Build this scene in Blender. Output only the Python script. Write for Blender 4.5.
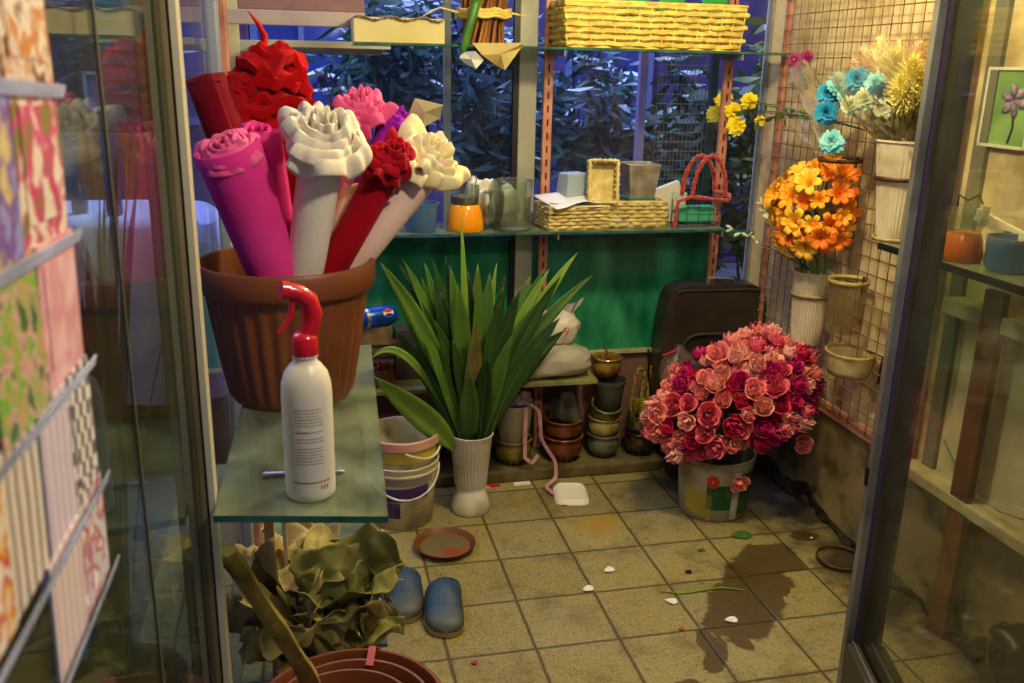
import bpy, bmesh, math, random
from math import sin, cos, pi, radians
from mathutils import Vector, Matrix
random.seed(7)
S = bpy.context.scene
for o in list(bpy.data.objects): bpy.data.objects.remove(o)

# ------------------------------------------------------------------ camera
CP = Vector((-0.5918, -3.1660, 1.5869)); F = 917.4
def _rot(rx, roll, rz):
    return Matrix.Rotation(rz, 3, 'Z') @ Matrix.Rotation(rx, 3, 'X') @ Matrix.Rotation(roll, 3, 'Z')
CR = _rot(radians(73.217), radians(1.253), radians(-13.036))
cd = bpy.data.cameras.new('camera'); cam = bpy.data.objects.new('camera', cd)
S.collection.objects.link(cam); S.camera = cam
cam.matrix_world = Matrix.Translation(CP) @ CR.to_4x4()
cd.sensor_width = 36; cd.lens = F / 1024 * 36; cd.clip_start = .02; cd.clip_end = 60
cd.dof.use_dof = True; cd.dof.focus_distance = 2.7; cd.dof.aperture_fstop = 9
def ray(x, y): return CR @ Vector(((x - 512) / F, -(y - 341.5) / F, -1))
def atX(x, y, v): d = ray(x, y); return CP + d * ((v - CP.x) / d.x)
def atY(x, y, v): d = ray(x, y); return CP + d * ((v - CP.y) / d.y)
def atZ(x, y, v=0): d = ray(x, y); return CP + d * ((v - CP.z) / d.z)

# ------------------------------------------------------------------ world, lights, exposure
w = bpy.data.worlds.new('dusk'); S.world = w; w.use_nodes = True
bg = w.node_tree.nodes['Background']; bg.inputs[0].default_value = (.20, .26, .62, 1); bg.inputs[1].default_value = .30
S.view_settings.view_transform = 'Standard'; S.view_settings.look = 'None'
S.view_settings.exposure = 0.0; S.view_settings.gamma = 1; S.view_settings.use_curve_mapping = False
def lamp(name, kind, loc, power, col, size=.2, target=None):
    l = bpy.data.lights.new(name, kind); l.energy = power; l.color = col
    o = bpy.data.objects.new(name, l); S.collection.objects.link(o); o.location = loc
    if kind == 'AREA': l.size = size
    elif kind in ('POINT', 'SPOT'): l.shadow_soft_size = size
    if target: o.rotation_euler = (Vector(target) - Vector(loc)).to_track_quat('-Z', 'Y').to_euler()
    return o
lamp('ceiling_lamp_light', 'POINT', (.42, -1.05, 2.18), 66, (1, .85, .48), .07)
lamp('counter_lamp_light', 'POINT', (-.02, -2.45, 2.10), 34, (1, .86, .62), .06)
lamp('street_sky_light', 'AREA', (.5, 2.9, 5.6), 980, (.40, .50, 1.0), 2.6, (.4, 1.2, .8))
lamp('street_sky_light', 'AREA', (-2.6, .4, 4.2), 120, (.45, .55, 1.0), 2.0, (-1.5, .6, .6))

# ------------------------------------------------------------------ helpers
def lin(c): return tuple(((v/255)/12.92 if v/255 <= .04045 else ((v/255+.055)/1.055)**2.4) for v in c)
MC = {}
def mat(name, col, rough=.55, metal=0, col2=None, scale=9, bump=0, bscale=None, spec=.5, trans=0, ior=1.45, coat=0,
        emis=0, dirt=None, dscale=3, damt=.55, sheen=0, sss=0, stretch=None, detail=4, lo=.35, hi=.65):
    if name in MC: return MC[name]
    m = bpy.data.materials.new(name); MC[name] = m; m.use_nodes = True
    nt = m.node_tree; N = nt.nodes; L = nt.links; b = N['Principled BSDF']
    c1 = lin(col) + (1,)
    b.inputs['Base Color'].default_value = c1; b.inputs['Roughness'].default_value = rough
    b.inputs['Metallic'].default_value = metal; b.inputs['Specular IOR Level'].default_value = spec
    b.inputs['Transmission Weight'].default_value = trans; b.inputs['IOR'].default_value = ior
    b.inputs['Coat Weight'].default_value = coat; b.inputs['Sheen Weight'].default_value = sheen
    if sss: b.inputs['Subsurface Weight'].default_value = sss; b.inputs['Subsurface Scale'].default_value = .02
    if emis: b.inputs['Emission Color'].default_value = c1; b.inputs['Emission Strength'].default_value = emis
    tc = N.new('ShaderNodeTexCoord'); src = tc.outputs['Object']
    if stretch:
        mp = N.new('ShaderNodeMapping'); mp.inputs['Scale'].default_value = stretch; L.new(src, mp.inputs[0]); src = mp.outputs[0]
    def nz(sc, dt=detail):
        n = N.new('ShaderNodeTexNoise'); n.inputs['Scale'].default_value = sc; n.inputs['Detail'].default_value = dt
        L.new(src, n.inputs['Vector']); return n
    last = None
    def ramp(fac, lo_, hi_):
        r = N.new('ShaderNodeMapRange'); r.inputs[1].default_value = lo_; r.inputs[2].default_value = hi_
        L.new(fac, r.inputs[0]); return r.outputs[0]
    def mix(a, bcol, fac):
        x = N.new('ShaderNodeMix'); x.data_type = 'RGBA'; L.new(fac, x.inputs[0])
        if hasattr(a, 'links'): L.new(a, x.inputs[6])
        else: x.inputs[6].default_value = a
        if hasattr(bcol, 'links'): L.new(bcol, x.inputs[7])
        else: x.inputs[7].default_value = bcol
        return x.outputs[2]
    if col2: last = mix(c1, lin(col2) + (1,), ramp(nz(scale).outputs[0], lo, hi))
    if dirt:
        mu = N.new('ShaderNodeMath'); mu.operation = 'MULTIPLY'; mu.inputs[1].default_value = damt
        L.new(ramp(nz(dscale, 8).outputs[0], .5, .68), mu.inputs[0])
        last = mix(last if last else c1, lin(dirt) + (1,), mu.outputs[0])
    if last: L.new(last, b.inputs['Base Color'])
    if bump:
        bp = N.new('ShaderNodeBump'); bp.inputs['Strength'].default_value = bump; bp.inputs['Distance'].default_value = .01
        L.new(nz(bscale or scale*2).outputs[0], bp.inputs['Height']); L.new(bp.outputs[0], b.inputs['Normal'])
    return m
def glass_mat(name, tint=(230, 240, 235), refl=1.0, dirt=0.05, dcol=(170, 175, 160), ior=1.5, rough=.02, dscale=6):
    if name in MC: return MC[name]
    m = bpy.data.materials.new(name); MC[name] = m; m.use_nodes = True
    nt = m.node_tree; N = nt.nodes; L = nt.links; N.remove(N['Principled BSDF']); out = N['Material Output']
    tr = N.new('ShaderNodeBsdfTransparent'); tr.inputs[0].default_value = lin(tint) + (1,)
    gl = N.new('ShaderNodeBsdfGlossy'); gl.inputs['Roughness'].default_value = rough
    fr = N.new('ShaderNodeFresnel'); fr.inputs[0].default_value = ior
    mu = N.new('ShaderNodeMath'); mu.operation = 'MULTIPLY'; mu.inputs[1].default_value = refl; L.new(fr.outputs[0], mu.inputs[0])
    mx = N.new('ShaderNodeMixShader'); L.new(mu.outputs[0], mx.inputs[0]); L.new(tr.outputs[0], mx.inputs[1]); L.new(gl.outputs[0], mx.inputs[2])
    df = N.new('ShaderNodeBsdfDiffuse'); df.inputs[0].default_value = lin(dcol) + (1,)
    tc = N.new('ShaderNodeTexCoord'); nz = N.new('ShaderNodeTexNoise'); nz.inputs['Scale'].default_value = dscale; nz.inputs['Detail'].default_value = 8
    L.new(tc.outputs['Object'], nz.inputs['Vector'])
    mr = N.new('ShaderNodeMapRange'); mr.inputs[1].default_value = .35; mr.inputs[2].default_value = .7
    mr.inputs[3].default_value = dirt * .4; mr.inputs[4].default_value = dirt * 1.8; L.new(nz.outputs[0], mr.inputs[0])
    m2 = N.new('ShaderNodeMixShader'); L.new(mr.outputs[0], m2.inputs[0]); L.new(mx.outputs[0], m2.inputs[1]); L.new(df.outputs[0], m2.inputs[2])
    L.new(m2.outputs[0], out.inputs[0]); return m

def B(): return bmesh.new()
def box(b, c, s, R=None, bev=0):
    r = bmesh.ops.create_cube(b, size=1)
    vs = r['verts']
    bmesh.ops.scale(b, vec=s, verts=vs)
    if bev:
        es = {e for v in vs for e in v.link_edges}
        g = bmesh.ops.bevel(b, geom=list(es), offset=bev, segments=2, profile=.6, affect='EDGES')
        vs = list({v for v in g['verts']} | {v for v in vs if v.is_valid})
    if R is not None: bmesh.ops.rotate(b, cent=(0, 0, 0), matrix=R, verts=vs)
    bmesh.ops.translate(b, vec=c, verts=vs); return b
def tube(b, pts, r, n=8, closed=False, flat=1.0, up=None, cap=True):
    pts = [Vector(p) for p in pts]; k = len(pts)
    if not hasattr(r, '__len__'): r = [r] * k
    rings = []; prev = None
    for i, p in enumerate(pts):
        if closed: t = pts[(i+1) % k] - pts[i-1]
        else: t = pts[min(i+1, k-1)] - pts[max(i-1, 0)]
        if t.length < 1e-9: t = Vector((0, 0, 1))
        t.normalize()
        a = prev if prev is not None else (Vector(up) if up else (Vector((0, 0, 1)) if abs(t.z) < .9 else Vector((1, 0, 0))))
        a = a - t * a.dot(t)
        if a.length < 1e-6: a = t.orthogonal()
        a.normalize(); prev = a; q = t.cross(a)
        rings.append([b.verts.new(p + (a * cos(2*pi*j/n) * r[i] * flat + q * sin(2*pi*j/n) * r[i])) for j in range(n)])
    for i in range(k if closed else k-1):
        A, C = rings[i], rings[(i+1) % k]
        for j in range(n): b.faces.new((A[j], A[(j+1) % n], C[(j+1) % n], C[j]))
    if cap and not closed:
        b.faces.new(rings[0][::-1]); b.faces.new(rings[-1])
    return b
def lathe(b, prof, n=32, c=(0, 0, 0), flute=None, cap=True, M=None):
    rings = []
    for (r, z) in prof:
        ring = []
        for j in range(n):
            a = 2*pi*j/n; rr = r
            if flute and flute[2] <= z <= flute[3]: rr = r + flute[1] * cos(a * flute[0])
            v = Vector((rr*cos(a), rr*sin(a), z))
            if M is not None: v = M @ v
            ring.append(b.verts.new(v + Vector(c)))
        rings.append(ring)
    for A, C in zip(rings, rings[1:]):
        for j in range(n): b.faces.new((A[j], A[(j+1) % n], C[(j+1) % n], C[j]))
    if cap: b.faces.new(rings[0][::-1])
    return b
def grid(b, f, nu, nv, cu=False):
    V = [[b.verts.new(f(i/nu, j/nv)) for j in range(nv+1)] for i in range(nu if cu else nu+1)]
    for i in range(nu):
        A = V[i]; C = V[(i+1) % len(V)]
        for j in range(nv): b.faces.new((A[j], C[j], C[j+1], A[j+1]))
    return b
_nr = random.Random(99); _NT = [(_nr.uniform(-.85, .85), _nr.uniform(-.85, .85), _nr.uniform(-.85, .85)) for _ in range(512)]
_PT = list(range(512)); _nr.shuffle(_PT)
def nzv(p, s=1.0, seed=0):
    """smooth lattice noise, three values at once"""
    x = p[0]*s + seed*7.3; y = p[1]*s + seed*3.1; z = p[2]*s + seed
    xi, yi, zi = math.floor(x), math.floor(y), math.floor(z); x -= xi; y -= yi; z -= zi
    x = x*x*(3-2*x); y = y*y*(3-2*y); z = z*z*(3-2*z); r0 = r1 = r2 = 0.0
    for i in (0, 1):
        wx = x if i else 1-x; hx = _PT[(xi+i) & 511]
        for j in (0, 1):
            wxy = wx*(y if j else 1-y); hy = _PT[(hx+yi+j) & 511]
            for k in (0, 1):
                w_ = wxy*(z if k else 1-z); t_ = _NT[_PT[(hy+zi+k) & 511]]
                r0 += w_*t_[0]; r1 += w_*t_[1]; r2 += w_*t_[2]
    return Vector((r0, r1, r2))
def obj(name, b, m, parent=None, smooth=True, solid=0, sub=0, bev=0, offset=0):
    bmesh.ops.recalc_face_normals(b, faces=b.faces)
    me = bpy.data.meshes.new(name); b.to_mesh(me); b.free()
    if m: me.materials.append(m)
    if smooth:
        for p in me.polygons: p.use_smooth = True
    o = bpy.data.objects.new(name, me); S.collection.objects.link(o)
    if parent is not None: o.parent = parent
    if sub: md = o.modifiers.new('sub', 'SUBSURF'); md.levels = sub; md.render_levels = sub
    if solid: md = o.modifiers.new('sol', 'SOLIDIFY'); md.thickness = solid; md.offset = offset
    if bev: md = o.modifiers.new('bev', 'BEVEL'); md.width = bev; md.segments = 2
    if smooth: 
        try: me.set_sharp_from_angle(angle=radians(50))
        except Exception: pass
    return o
def thing(name, label, cat, loc=(0, 0, 0), rotz=0, group=None):
    o = bpy.data.objects.new(name, None); S.collection.objects.link(o); o.location = loc
    o.empty_display_size = .05
    o.rotation_euler = (0, 0, rotz); o['label'] = label; o['category'] = cat
    if group: o['group'] = group
    return o
def tag(o, label, cat, group=None, loc=None, rotz=None, rot=None, kind=None):
    o['label'] = label; o['category'] = cat
    if group: o['group'] = group
    if kind: o['kind'] = kind
    if loc is not None: o.location = loc
    if rotz is not None: o.rotation_euler = (0, 0, rotz)
    if rot is not None: o.rotation_euler = rot
    return o
def struct(name, b, m, **k):
    o = obj(name, b, m, **k); o['kind'] = 'structure'; return o
def dup(root, loc=None, rot=None, label=None, group=None, scale=None):
    r = root.copy(); S.collection.objects.link(r)
    if loc is not None: r.location = loc
    if rot is not None: r.rotation_mode = root.rotation_mode; r.rotation_euler = rot
    if label: r['label'] = label
    if group: r['group'] = group
    if scale is not None: r.scale = (scale,)*3
    for ch in list(root.children):
        c = ch.copy(); S.collection.objects.link(c); c.parent = r
        for g in list(ch.children):
            d = g.copy(); S.collection.objects.link(d); d.parent = c
    return r
def lerp(a, b, t): return a + (b-a)*t
def bez(p0, p1, p2, n=10): 
    p0, p1, p2 = Vector(p0), Vector(p1), Vector(p2)
    return [p0*(1-t)**2 + p1*2*t*(1-t) + p2*t*t for t in [i/n for i in range(n+1)]]
U = random.uniform

# ------------------------------------------------------------------ materials
M_alu = mat('aluminium_frame', (160, 160, 158), .4, .35, (120, 120, 118), 6)
M_cream = mat('cream_paint', (205, 195, 160), .6, 0, (180, 168, 132), 7, .15, dirt=(110, 95, 60), dscale=5)
M_greyw = mat('grey_white_paint', (178, 176, 160), .5, 0, (160, 158, 142), 5, dirt=(100, 96, 80), dscale=4)
M_salmon = mat('salmon_paint', (205, 140, 115), .5, 0, (180, 118, 96), 8, .1, dirt=(110, 75, 55), dscale=9)
M_black = mat('black_plastic', (22, 20, 20), .45)
M_dark = mat('dark_hole', (25, 20, 18), .8)
M_wire = mat('rusty_wire', (158, 130, 82), .5, .3, (110, 84, 50), 30)
M_wplas = mat('white_plastic', (225, 220, 205), .4, 0, (205, 198, 180), 10, dirt=(120, 100, 70), dscale=12, damt=.5)
M_terra = mat('terracotta_plastic', (134, 72, 34), .45, 0, (112, 60, 28), 5, .05)
M_straw = mat('pale_straw', (222, 205, 140), .7, 0, (190, 165, 95), 25, .3, 60)
M_straw2 = mat('yellow_straw', (232, 212, 110), .7, 0, (200, 172, 80), 25, .3, 60)
M_shelfglass = glass_mat('dusty_shelf_glass', (205, 222, 205), .7, .17, (196, 204, 170), rough=.08, dscale=9)
M_edge = mat('green_glass_edge', (60, 110, 85), .2, 0, (40, 80, 62), 20)
M_pane = glass_mat('window_glass', (235, 238, 245), .6, .02, (150, 150, 170))
M_leftpane = glass_mat('display_pane_glass', (220, 228, 220), .55, .03, (150, 160, 120), ior=1.5, dscale=4)
M_doorpane = glass_mat('door_glass', (236, 236, 226), .16, .03, (160, 160, 135), dscale=5)
M_clear = glass_mat('clear_glass', (240, 245, 240), .6, .035, (215, 222, 210))
M_cello = glass_mat('cellophane', (240, 238, 230), .45, .08, (225, 215, 195), rough=.3, dscale=14)

# ------------------------------------------------------------------ the room
RX = 1.25      # right wall plane
BY = .34       # back wall plane
def floor_material():
    m = bpy.data.materials.new('terrazzo_tiles'); m.use_nodes = True; nt = m.node_tree; N = nt.nodes; L = nt.links
    b = N['Principled BSDF']; tc = N.new('ShaderNodeTexCoord'); src = tc.outputs['Object']
    def math_(op, a, c=None, v=None):
        x = N.new('ShaderNodeMath'); x.operation = op
        L.new(a, x.inputs[0]) if hasattr(a, 'links') else setattr(x.inputs[0], 'default_value', a)
        if c is not None: L.new(c, x.inputs[1]) if hasattr(c, 'links') else setattr(x.inputs[1], 'default_value', c)
        if v is not None: L.new(v, x.inputs[2]) if hasattr(v, 'links') else setattr(x.inputs[2], 'default_value', v)
        return x.outputs[0]
    def nz(s, d=4, r=.5):
        n = N.new('ShaderNodeTexNoise'); n.inputs['Scale'].default_value = s; n.inputs['Detail'].default_value = d
        n.inputs['Roughness'].default_value = r; L.new(src, n.inputs['Vector']); return n
    def mr(f, a, c, d=0, e=1):
        x = N.new('ShaderNodeMapRange'); L.new(f, x.inputs[0])
        for i, v in enumerate((a, c, d, e)): x.inputs[i+1].default_value = v
        return x.outputs[0]
    def mix(f, a, c):
        x = N.new('ShaderNodeMix'); x.data_type = 'RGBA'; L.new(f, x.inputs[0])
        for i, v in ((6, a), (7, c)):
            if hasattr(v, 'links'): L.new(v, x.inputs[i])
            else: x.inputs[i].default_value = lin(v) + (1,)
        return x.outputs[2]
    sx = N.new('ShaderNodeSeparateXYZ'); L.new(src, sx.inputs[0]); X, Y = sx.outputs[0], sx.outputs[1]
    wob = nz(14, 3)
    def line(c):     # distance to the nearest joint of the 25 cm grid
        c = math_('ADD', c, mr(wob.outputs[0], 0, 1, -.003, .003))
        f = math_('FRACT', math_('ADD', math_('DIVIDE', c, .25), .5))
        return math_('ABSOLUTE', math_('SUBTRACT', f, .5))
    d = math_('MULTIPLY', math_('MINIMUM', line(X), line(Y)), .25)
    grout = mr(d, .0026, .0065, 1, 0)
    # each tile its own tone
    fl = N.new('ShaderNodeVectorMath'); fl.operation = 'FLOOR'
    sc = N.new('ShaderNodeVectorMath'); sc.operation = 'SCALE'; L.new(src, sc.inputs[0]); sc.inputs['Scale'].default_value = 4
    L.new(sc.outputs[0], fl.inputs[0]); wn = N.new('ShaderNodeTexWhiteNoise'); L.new(fl.outputs[0], wn.inputs[0])
    base = mix(wn.outputs[0], (138, 124, 66), (164, 148, 80))
    base = mix(mr(nz(2.2, 5).outputs[0], .4, .65, 0, .7), base, (150, 140, 96))
    sp = N.new('ShaderNodeTexVoronoi'); sp.inputs['Scale'].default_value = 95; L.new(src, sp.inputs[0])
    speck = mr(sp.outputs['Distance'], .25, .35, 1, 0)
    speck = math_('MULTIPLY', speck, mr(nz(60, 2).outputs[0], .5, .56, 0, .8))
    base = mix(speck, base, (92, 70, 34))
    base = mix(mr(nz(120, 3).outputs[0], .52, .66, 0, .6), base, (186, 172, 112))
    base = mix(mr(nz(170, 3, .7).outputs[0], .5, .64, 0, .55), base, (84, 70, 34))
    base = mix(mr(nz(5, 10, .7).outputs[0], .50, .66, 0, .7), base, (92, 78, 36))
    base = mix(mr(nz(26, 8, .7).outputs[0], .56, .68, 0, .6), base, (74, 62, 28))
    # yellow pollen stain and the dark wet trail, each a shape on the floor
    def blob(cx, cy, rx, ry, ang=0, k=.35, sc_=9):
        dx = math_('SUBTRACT', X, cx); dy = math_('SUBTRACT', Y, cy)
        u = math_('ADD', math_('MULTIPLY', dx, cos(ang)/rx), math_('MULTIPLY', dy, sin(ang)/rx))
        v = math_('ADD', math_('MULTIPLY', dx, -sin(ang)/ry), math_('MULTIPLY', dy, cos(ang)/ry))
        r = math_('SQRT', math_('ADD', math_('MULTIPLY', u, u), math_('MULTIPLY', v, v)))
        return math_('ADD', r, mr(nz(sc_, 6, .6).outputs[0], .3, .7, -k, k))
    y1 = atZ(600, 525); st = mr(blob(y1.x, y1.y, .11, .09), .5, 1.0, .75, 0); base = mix(st, base, (170, 132, 30))
    wet = None
    for px, py, rx, ry, a in ((768, 560, .135, .11, .2), (756, 580, .125, .13, 0), (748, 600, .125, .12, 0), (738, 622, .12, .10, .3), (716, 655, .035, .10, -.5),
                              (706, 640, .03, .06, -.3), (690, 690, .05, .05, 0), (806, 536, .055, .035, 0), (740, 640, .03, .07, .2)):
        c = atZ(px, py); bb = mr(blob(c.x, c.y, rx, ry, a, .28, 11), .90, 1.02, 1, 0); wet = bb if wet is None else math_('MAXIMUM', wet, bb)
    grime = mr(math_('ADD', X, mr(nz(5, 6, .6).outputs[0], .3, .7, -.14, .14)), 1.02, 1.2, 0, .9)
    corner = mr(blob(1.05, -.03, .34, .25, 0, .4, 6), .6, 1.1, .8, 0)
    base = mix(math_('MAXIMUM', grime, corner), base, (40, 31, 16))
    base = mix(math_('MULTIPLY', wet, .8), base, (66, 48, 18))
    base = mix(math_('MULTIPLY', grout, .85), base, (62, 52, 28))
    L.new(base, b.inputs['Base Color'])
    L.new(math_('MAXIMUM', math_('SUBTRACT', .62, math_('MULTIPLY', wet, .28)), .2), b.inputs['Roughness'])
    bp = N.new('ShaderNodeBump'); bp.inputs['Strength'].default_value = .4; bp.inputs['Distance'].default_value = .004
    L.new(math_('SUBTRACT', nz(70, 3).outputs[0], math_('MULTIPLY', grout, 1.5)), bp.inputs['Height']); L.new(bp.outputs[0], b.inputs['Normal'])
    return m
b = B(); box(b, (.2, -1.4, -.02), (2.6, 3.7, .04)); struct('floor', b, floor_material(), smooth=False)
M_ceil = mat('ceiling_paint', (190, 180, 150), .7)
b = B(); box(b, (.2, -.95, 2.42), (2.3, 2.8, .04)); struct('ceiling', b, M_ceil, smooth=False)

# right wall, stained cream plaster; lower half dirtier
def wall_material():
    m = mat('stained_plaster', (232, 212, 168), .75, 0, (214, 192, 146), 3.0, .25, 30, dirt=(120, 100, 58), dscale=6, damt=.6, detail=8)
    return m
b = B(); box(b, (RX+.03, -.95, 1.4), (.06, 2.7, 2.0)); struct('wall_right', b, wall_material(), smooth=False)
M_lowwall = mat('grimy_lower_plaster', (158, 140, 96), .75, 0, (112, 96, 62), 2.6, .35, 24, dirt=(52, 40, 20), dscale=8, damt=.85, detail=9)
b = B(); box(b, (RX+.02, -.95, .2), (.08, 2.7, .4)); struct('trim_1', b, M_lowwall, smooth=False)
# broken black grime strip along the foot of the right wall
b = B()
def gr(u, v):
    y = -1.3 + u*1.6; n = nzv((y*6, v*2, 0)); n2 = nzv((y*22, v*5, 3))
    return Vector((RX-.021 - .028*v - .035*n.x*v - .014*n2.x*v, y, max(.002, (.035+.05*n.y+.02*n2.y)*(1-v)+.003)))
grid(b, gr, 150, 5); struct('baseboard_right', b, mat('black_grime', (24, 18, 12), .7, 0, (60, 44, 24), 30, .5), smooth=True)

# back wall: mauve foot wall, green painted panes, windows above
M_mauve = mat('mauve_wall', (130, 92, 82), .7, 0, (112, 78, 70), 5, .1)
b = B(); box(b, (.25, BY+.05, .215), (2.2, .08, .43)); struct('wall_back', b, M_mauve, smooth=False)
M_green = mat('green_painted_pane', (28, 116, 80), .22, 0, (66, 172, 126), 3.2, .03, 8, coat=.3, dirt=(10, 66, 46), dscale=3, damt=.7, lo=.4, hi=.7, stretch=(2.2, 1, .8))
b = B(); box(b, (-.29, BY+.02, .685), (1.06, .012, .49)); struct('wall_back_panel', b, M_green, smooth=False)
b = B(); box(b, (.66, BY+.02, .685), (.80, .012, .49)); struct('wall_back_panel', b, M_green, smooth=False)
b = B()
for x0, x1 in ((-.80, .20), (.30, 1.06), (1.09, 1.27)):
    box(b, ((x0+x1)/2, BY+.02, 1.62 if x1 < 1.2 else 1.35), (x1-x0, .006, 1.36 if x1 < 1.2 else 1.9))
struct('window_1', b, M_pane, smooth=False)
b = B()
box(b, (.258, BY+.01, 1.37), (.07, .04, 1.88)); struct('trim_2', b, M_greyw, smooth=False, bev=.004)
b = B(); box(b, (.212, BY+.005, 1.37), (.02, .03, 1.88)); struct('trim_3', b, M_black, smooth=False)
b = B(); box(b, (1.305, BY-.01, 1.2), (.085, .06, 2.4)); struct('trim_4', b, M_greyw, smooth=False, bev=.006)
b = B(); box(b, (1.25, BY+.01, 1.2), (.025, .03, 2.4)); struct('trim_5', b, M_alu, smooth=False)
b = B(); box(b, (.25, BY+.01, .93), (2.1, .035, .02)); struct('trim_6', b, M_edge, smooth=False)
b = B(); box(b, (.5, BY+.02, 2.2), (1.6, .03, .06)); struct('trim_7', b, M_greyw, smooth=False)
b = B(); box(b, (.25, BY, .438), (2.1, .03, .012)); struct('trim_8', b, M_cream, smooth=False)
b = B(); box(b, (.655, BY+.01, 1.52), (.012, .02, 1.16)); 
# kerb along the back wall
M_kerb = mat('kerb_concrete', (112, 100, 58), .8, 0, (70, 58, 30), 9, .4, 40)
b.free(); b = B(); box(b, (-.02, .2, .024), (1.66, .26, .05)); struct('trim_9', b, M_kerb, smooth=False, bev=.008)

# upper left corner: lintel boards of the old frame
for i, (z, h, m, y) in enumerate(((1.86, .06, M_cream, .28), (1.785, .07, mat('mauve_board', (150, 112, 120), .6, 0, (130, 95, 104), 6), .30),
                              (1.725, .05, mat('lilac_cream_board', (192, 176, 172), .6, 0, (165, 148, 148), 6), .28), (1.63, .04, M_greyw, .29))):
    b = B(); box(b, (-.60, y, z), (.50 if i < 3 else .62, .03, h)); struct('trim_%d' % (10+i), b, m, smooth=False, bev=.004)

# left side of the room: posts and panes
b = B(); box(b, (-.80, -.36, 1.2), (.05, .05, 2.4)); struct('trim_14', b, M_salmon, smooth=False, bev=.005)
b = B(); box(b, (-.80, -.55, 1.2), (.03, .09, 2.4)); struct('trim_15', b, mat('blue_grey_post', (150, 158, 178), .5, 0, (130, 136, 158), 4), smooth=False, bev=.004)
b = B(); box(b, (-.81, .30, 1.2), (.06, .06, 2.4)); struct('trim_16', b, M_cream, smooth=False, bev=.004)
b = B(); box(b, (-.81, -1.1, 1.0), (.012, .95, 2.2)); struct('window_2', b, M_pane, smooth=False)
b = B(); box(b, (-.80, -.05, .45), (.02, .56, .9)); struct('wall_left', b, M_mauve, smooth=False)
# post of the display window
M_post = mat('weathered_cream_post', (168, 150, 108), .6, 0, (112, 92, 54), 4, .2, 30, dirt=(70, 55, 25), dscale=10, stretch=(1, 1, .2))
b = B(); box(b, (-.752, -1.945, 1.2), (.03, .035, 2.4)); struct('trim_17', b, M_post, smooth=False, bev=.003)
b = B(); box(b, (-.731, -1.945, 1.2), (.008, .04, 2.4)); struct('trim_18', b, mat('bright_edge_strip', (200, 190, 160), .45, .2), smooth=False)
b = B(); box(b, (-.77, -1.90, 1.2), (.03, .02, 2.4)); struct('trim_19', b, M_black, smooth=False)
b = B(); box(b, (-.748, -2.58, 1.2), (.006, 1.24, 2.4)); struct('window_3', b, M_leftpane, smooth=False)
b = B(); box(b, (-.7435, -2.36, .9), (.002, .006, 1.8)); struct('trim_20', b, mat('dark_reflection', (70, 66, 40), .5), smooth=False)  # dark line added for the reflection of a post in the pane

# ------------------------------------------------------------------ shelving on the back wall
def upright(x, y, z0, z1, label, w=.034, rot=0, m=None, group=None):
    t = thing('slotted_upright', label, 'shelf upright', (x, y, 0), rot, group)
    b = B(); box(b, (0, 0, (z0+z1)/2), (w, .022, z1-z0), bev=.002); obj('rail', b, m or M_salmon, t, smooth=False)
    b = B(); k = int((z1-z0)/.05)
    for i in range(k):
        z = z0 + .03 + i*.05
        box(b, (0, -.0115, z), (.006, .002, .026))
    sl = obj('slot_row', b, M_dark, t, smooth=False); return t
upright(.325, .29, .05, 2.35, 'salmon painted slotted metal upright in the middle of the back window')
upright(1.05, .29, .05, 2.35, 'salmon painted slotted upright near the back right corner, its foot hidden by the black case')
def bracket(par, x, y0, y1, z):
    b = B(); box(b, (x, (y0+y1)/2, z-.012), (.005, y1-y0, .02)); obj('bracket', b, M_alu, par, smooth=False)
def glass_shelf(name, label, poly, z, th=.008, br=(), group=None):
    cx = sum(p[0] for p in poly)/len(poly); cy = sum(p[1] for p in poly)/len(poly)
    t = thing(name, label, 'shelf', (cx, cy, z), 0, group)
    b = B(); lo = [b.verts.new((p[0]-cx, p[1]-cy, -th/2)) for p in poly]; hi = [b.verts.new((p[0]-cx, p[1]-cy, th/2)) for p in poly]
    b.faces.new(hi); b.faces.new(lo[::-1])
    obj('glass_plate', b, M_shelfglass, t, smooth=False)
    b = B(); lo = [b.verts.new((p[0]-cx, p[1]-cy, -th/2)) for p in poly]; hi = [b.verts.new((p[0]-cx, p[1]-cy, th/2)) for p in poly]
    n = len(poly)
    for i in range(n): b.faces.new((lo[i], lo[(i+1) % n], hi[(i+1) % n], hi[i]))
    obj('ground_edge', b, M_edge, t, smooth=False)
    for x in br: bracket(t, x-cx, -((max(p[1] for p in poly)-min(p[1] for p in poly))/2), (max(p[1] for p in poly)-min(p[1] for p in poly))/2, -th/2)
    return t
ZM, ZT, ZL = 1.0, 1.65, .41
glass_shelf('glass_shelf', 'long glass shelf across the back window at waist height with baskets and jars', [(-.42, .07), (.99, .07), (.99, .31), (-.42, .31)], ZM-.004, br=(.325, 1.0-.02))
glass_shelf('glass_shelf', 'topmost glass shelf on the back window holding the long yellow basket', [(-.40, .07), (1.2, .07), (1.2, .31), (-.40, .31)], ZT-.004, br=(.325, 1.0))
b = B(); box(b, (-.49, .16, ZT-.012), (.42, .16, .022), bev=.002); tag(obj('shelf_board', b, M_greyw, smooth=False), 'pale board continuing the top shelf on its left, above the red ruffled roll', 'shelf')
b = B(); box(b, (0, 0, 0), (1.02, .24, .018), bev=.003); tag(obj('wooden_shelf', b, mat('olive_shelf_board', (150, 148, 90), .5, 0, (110, 106, 58), 8), smooth=False), 'low board shelf with the pale sacks above the row of glazed pots', 'shelf', loc=(.0, .20, ZL-.009))

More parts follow.
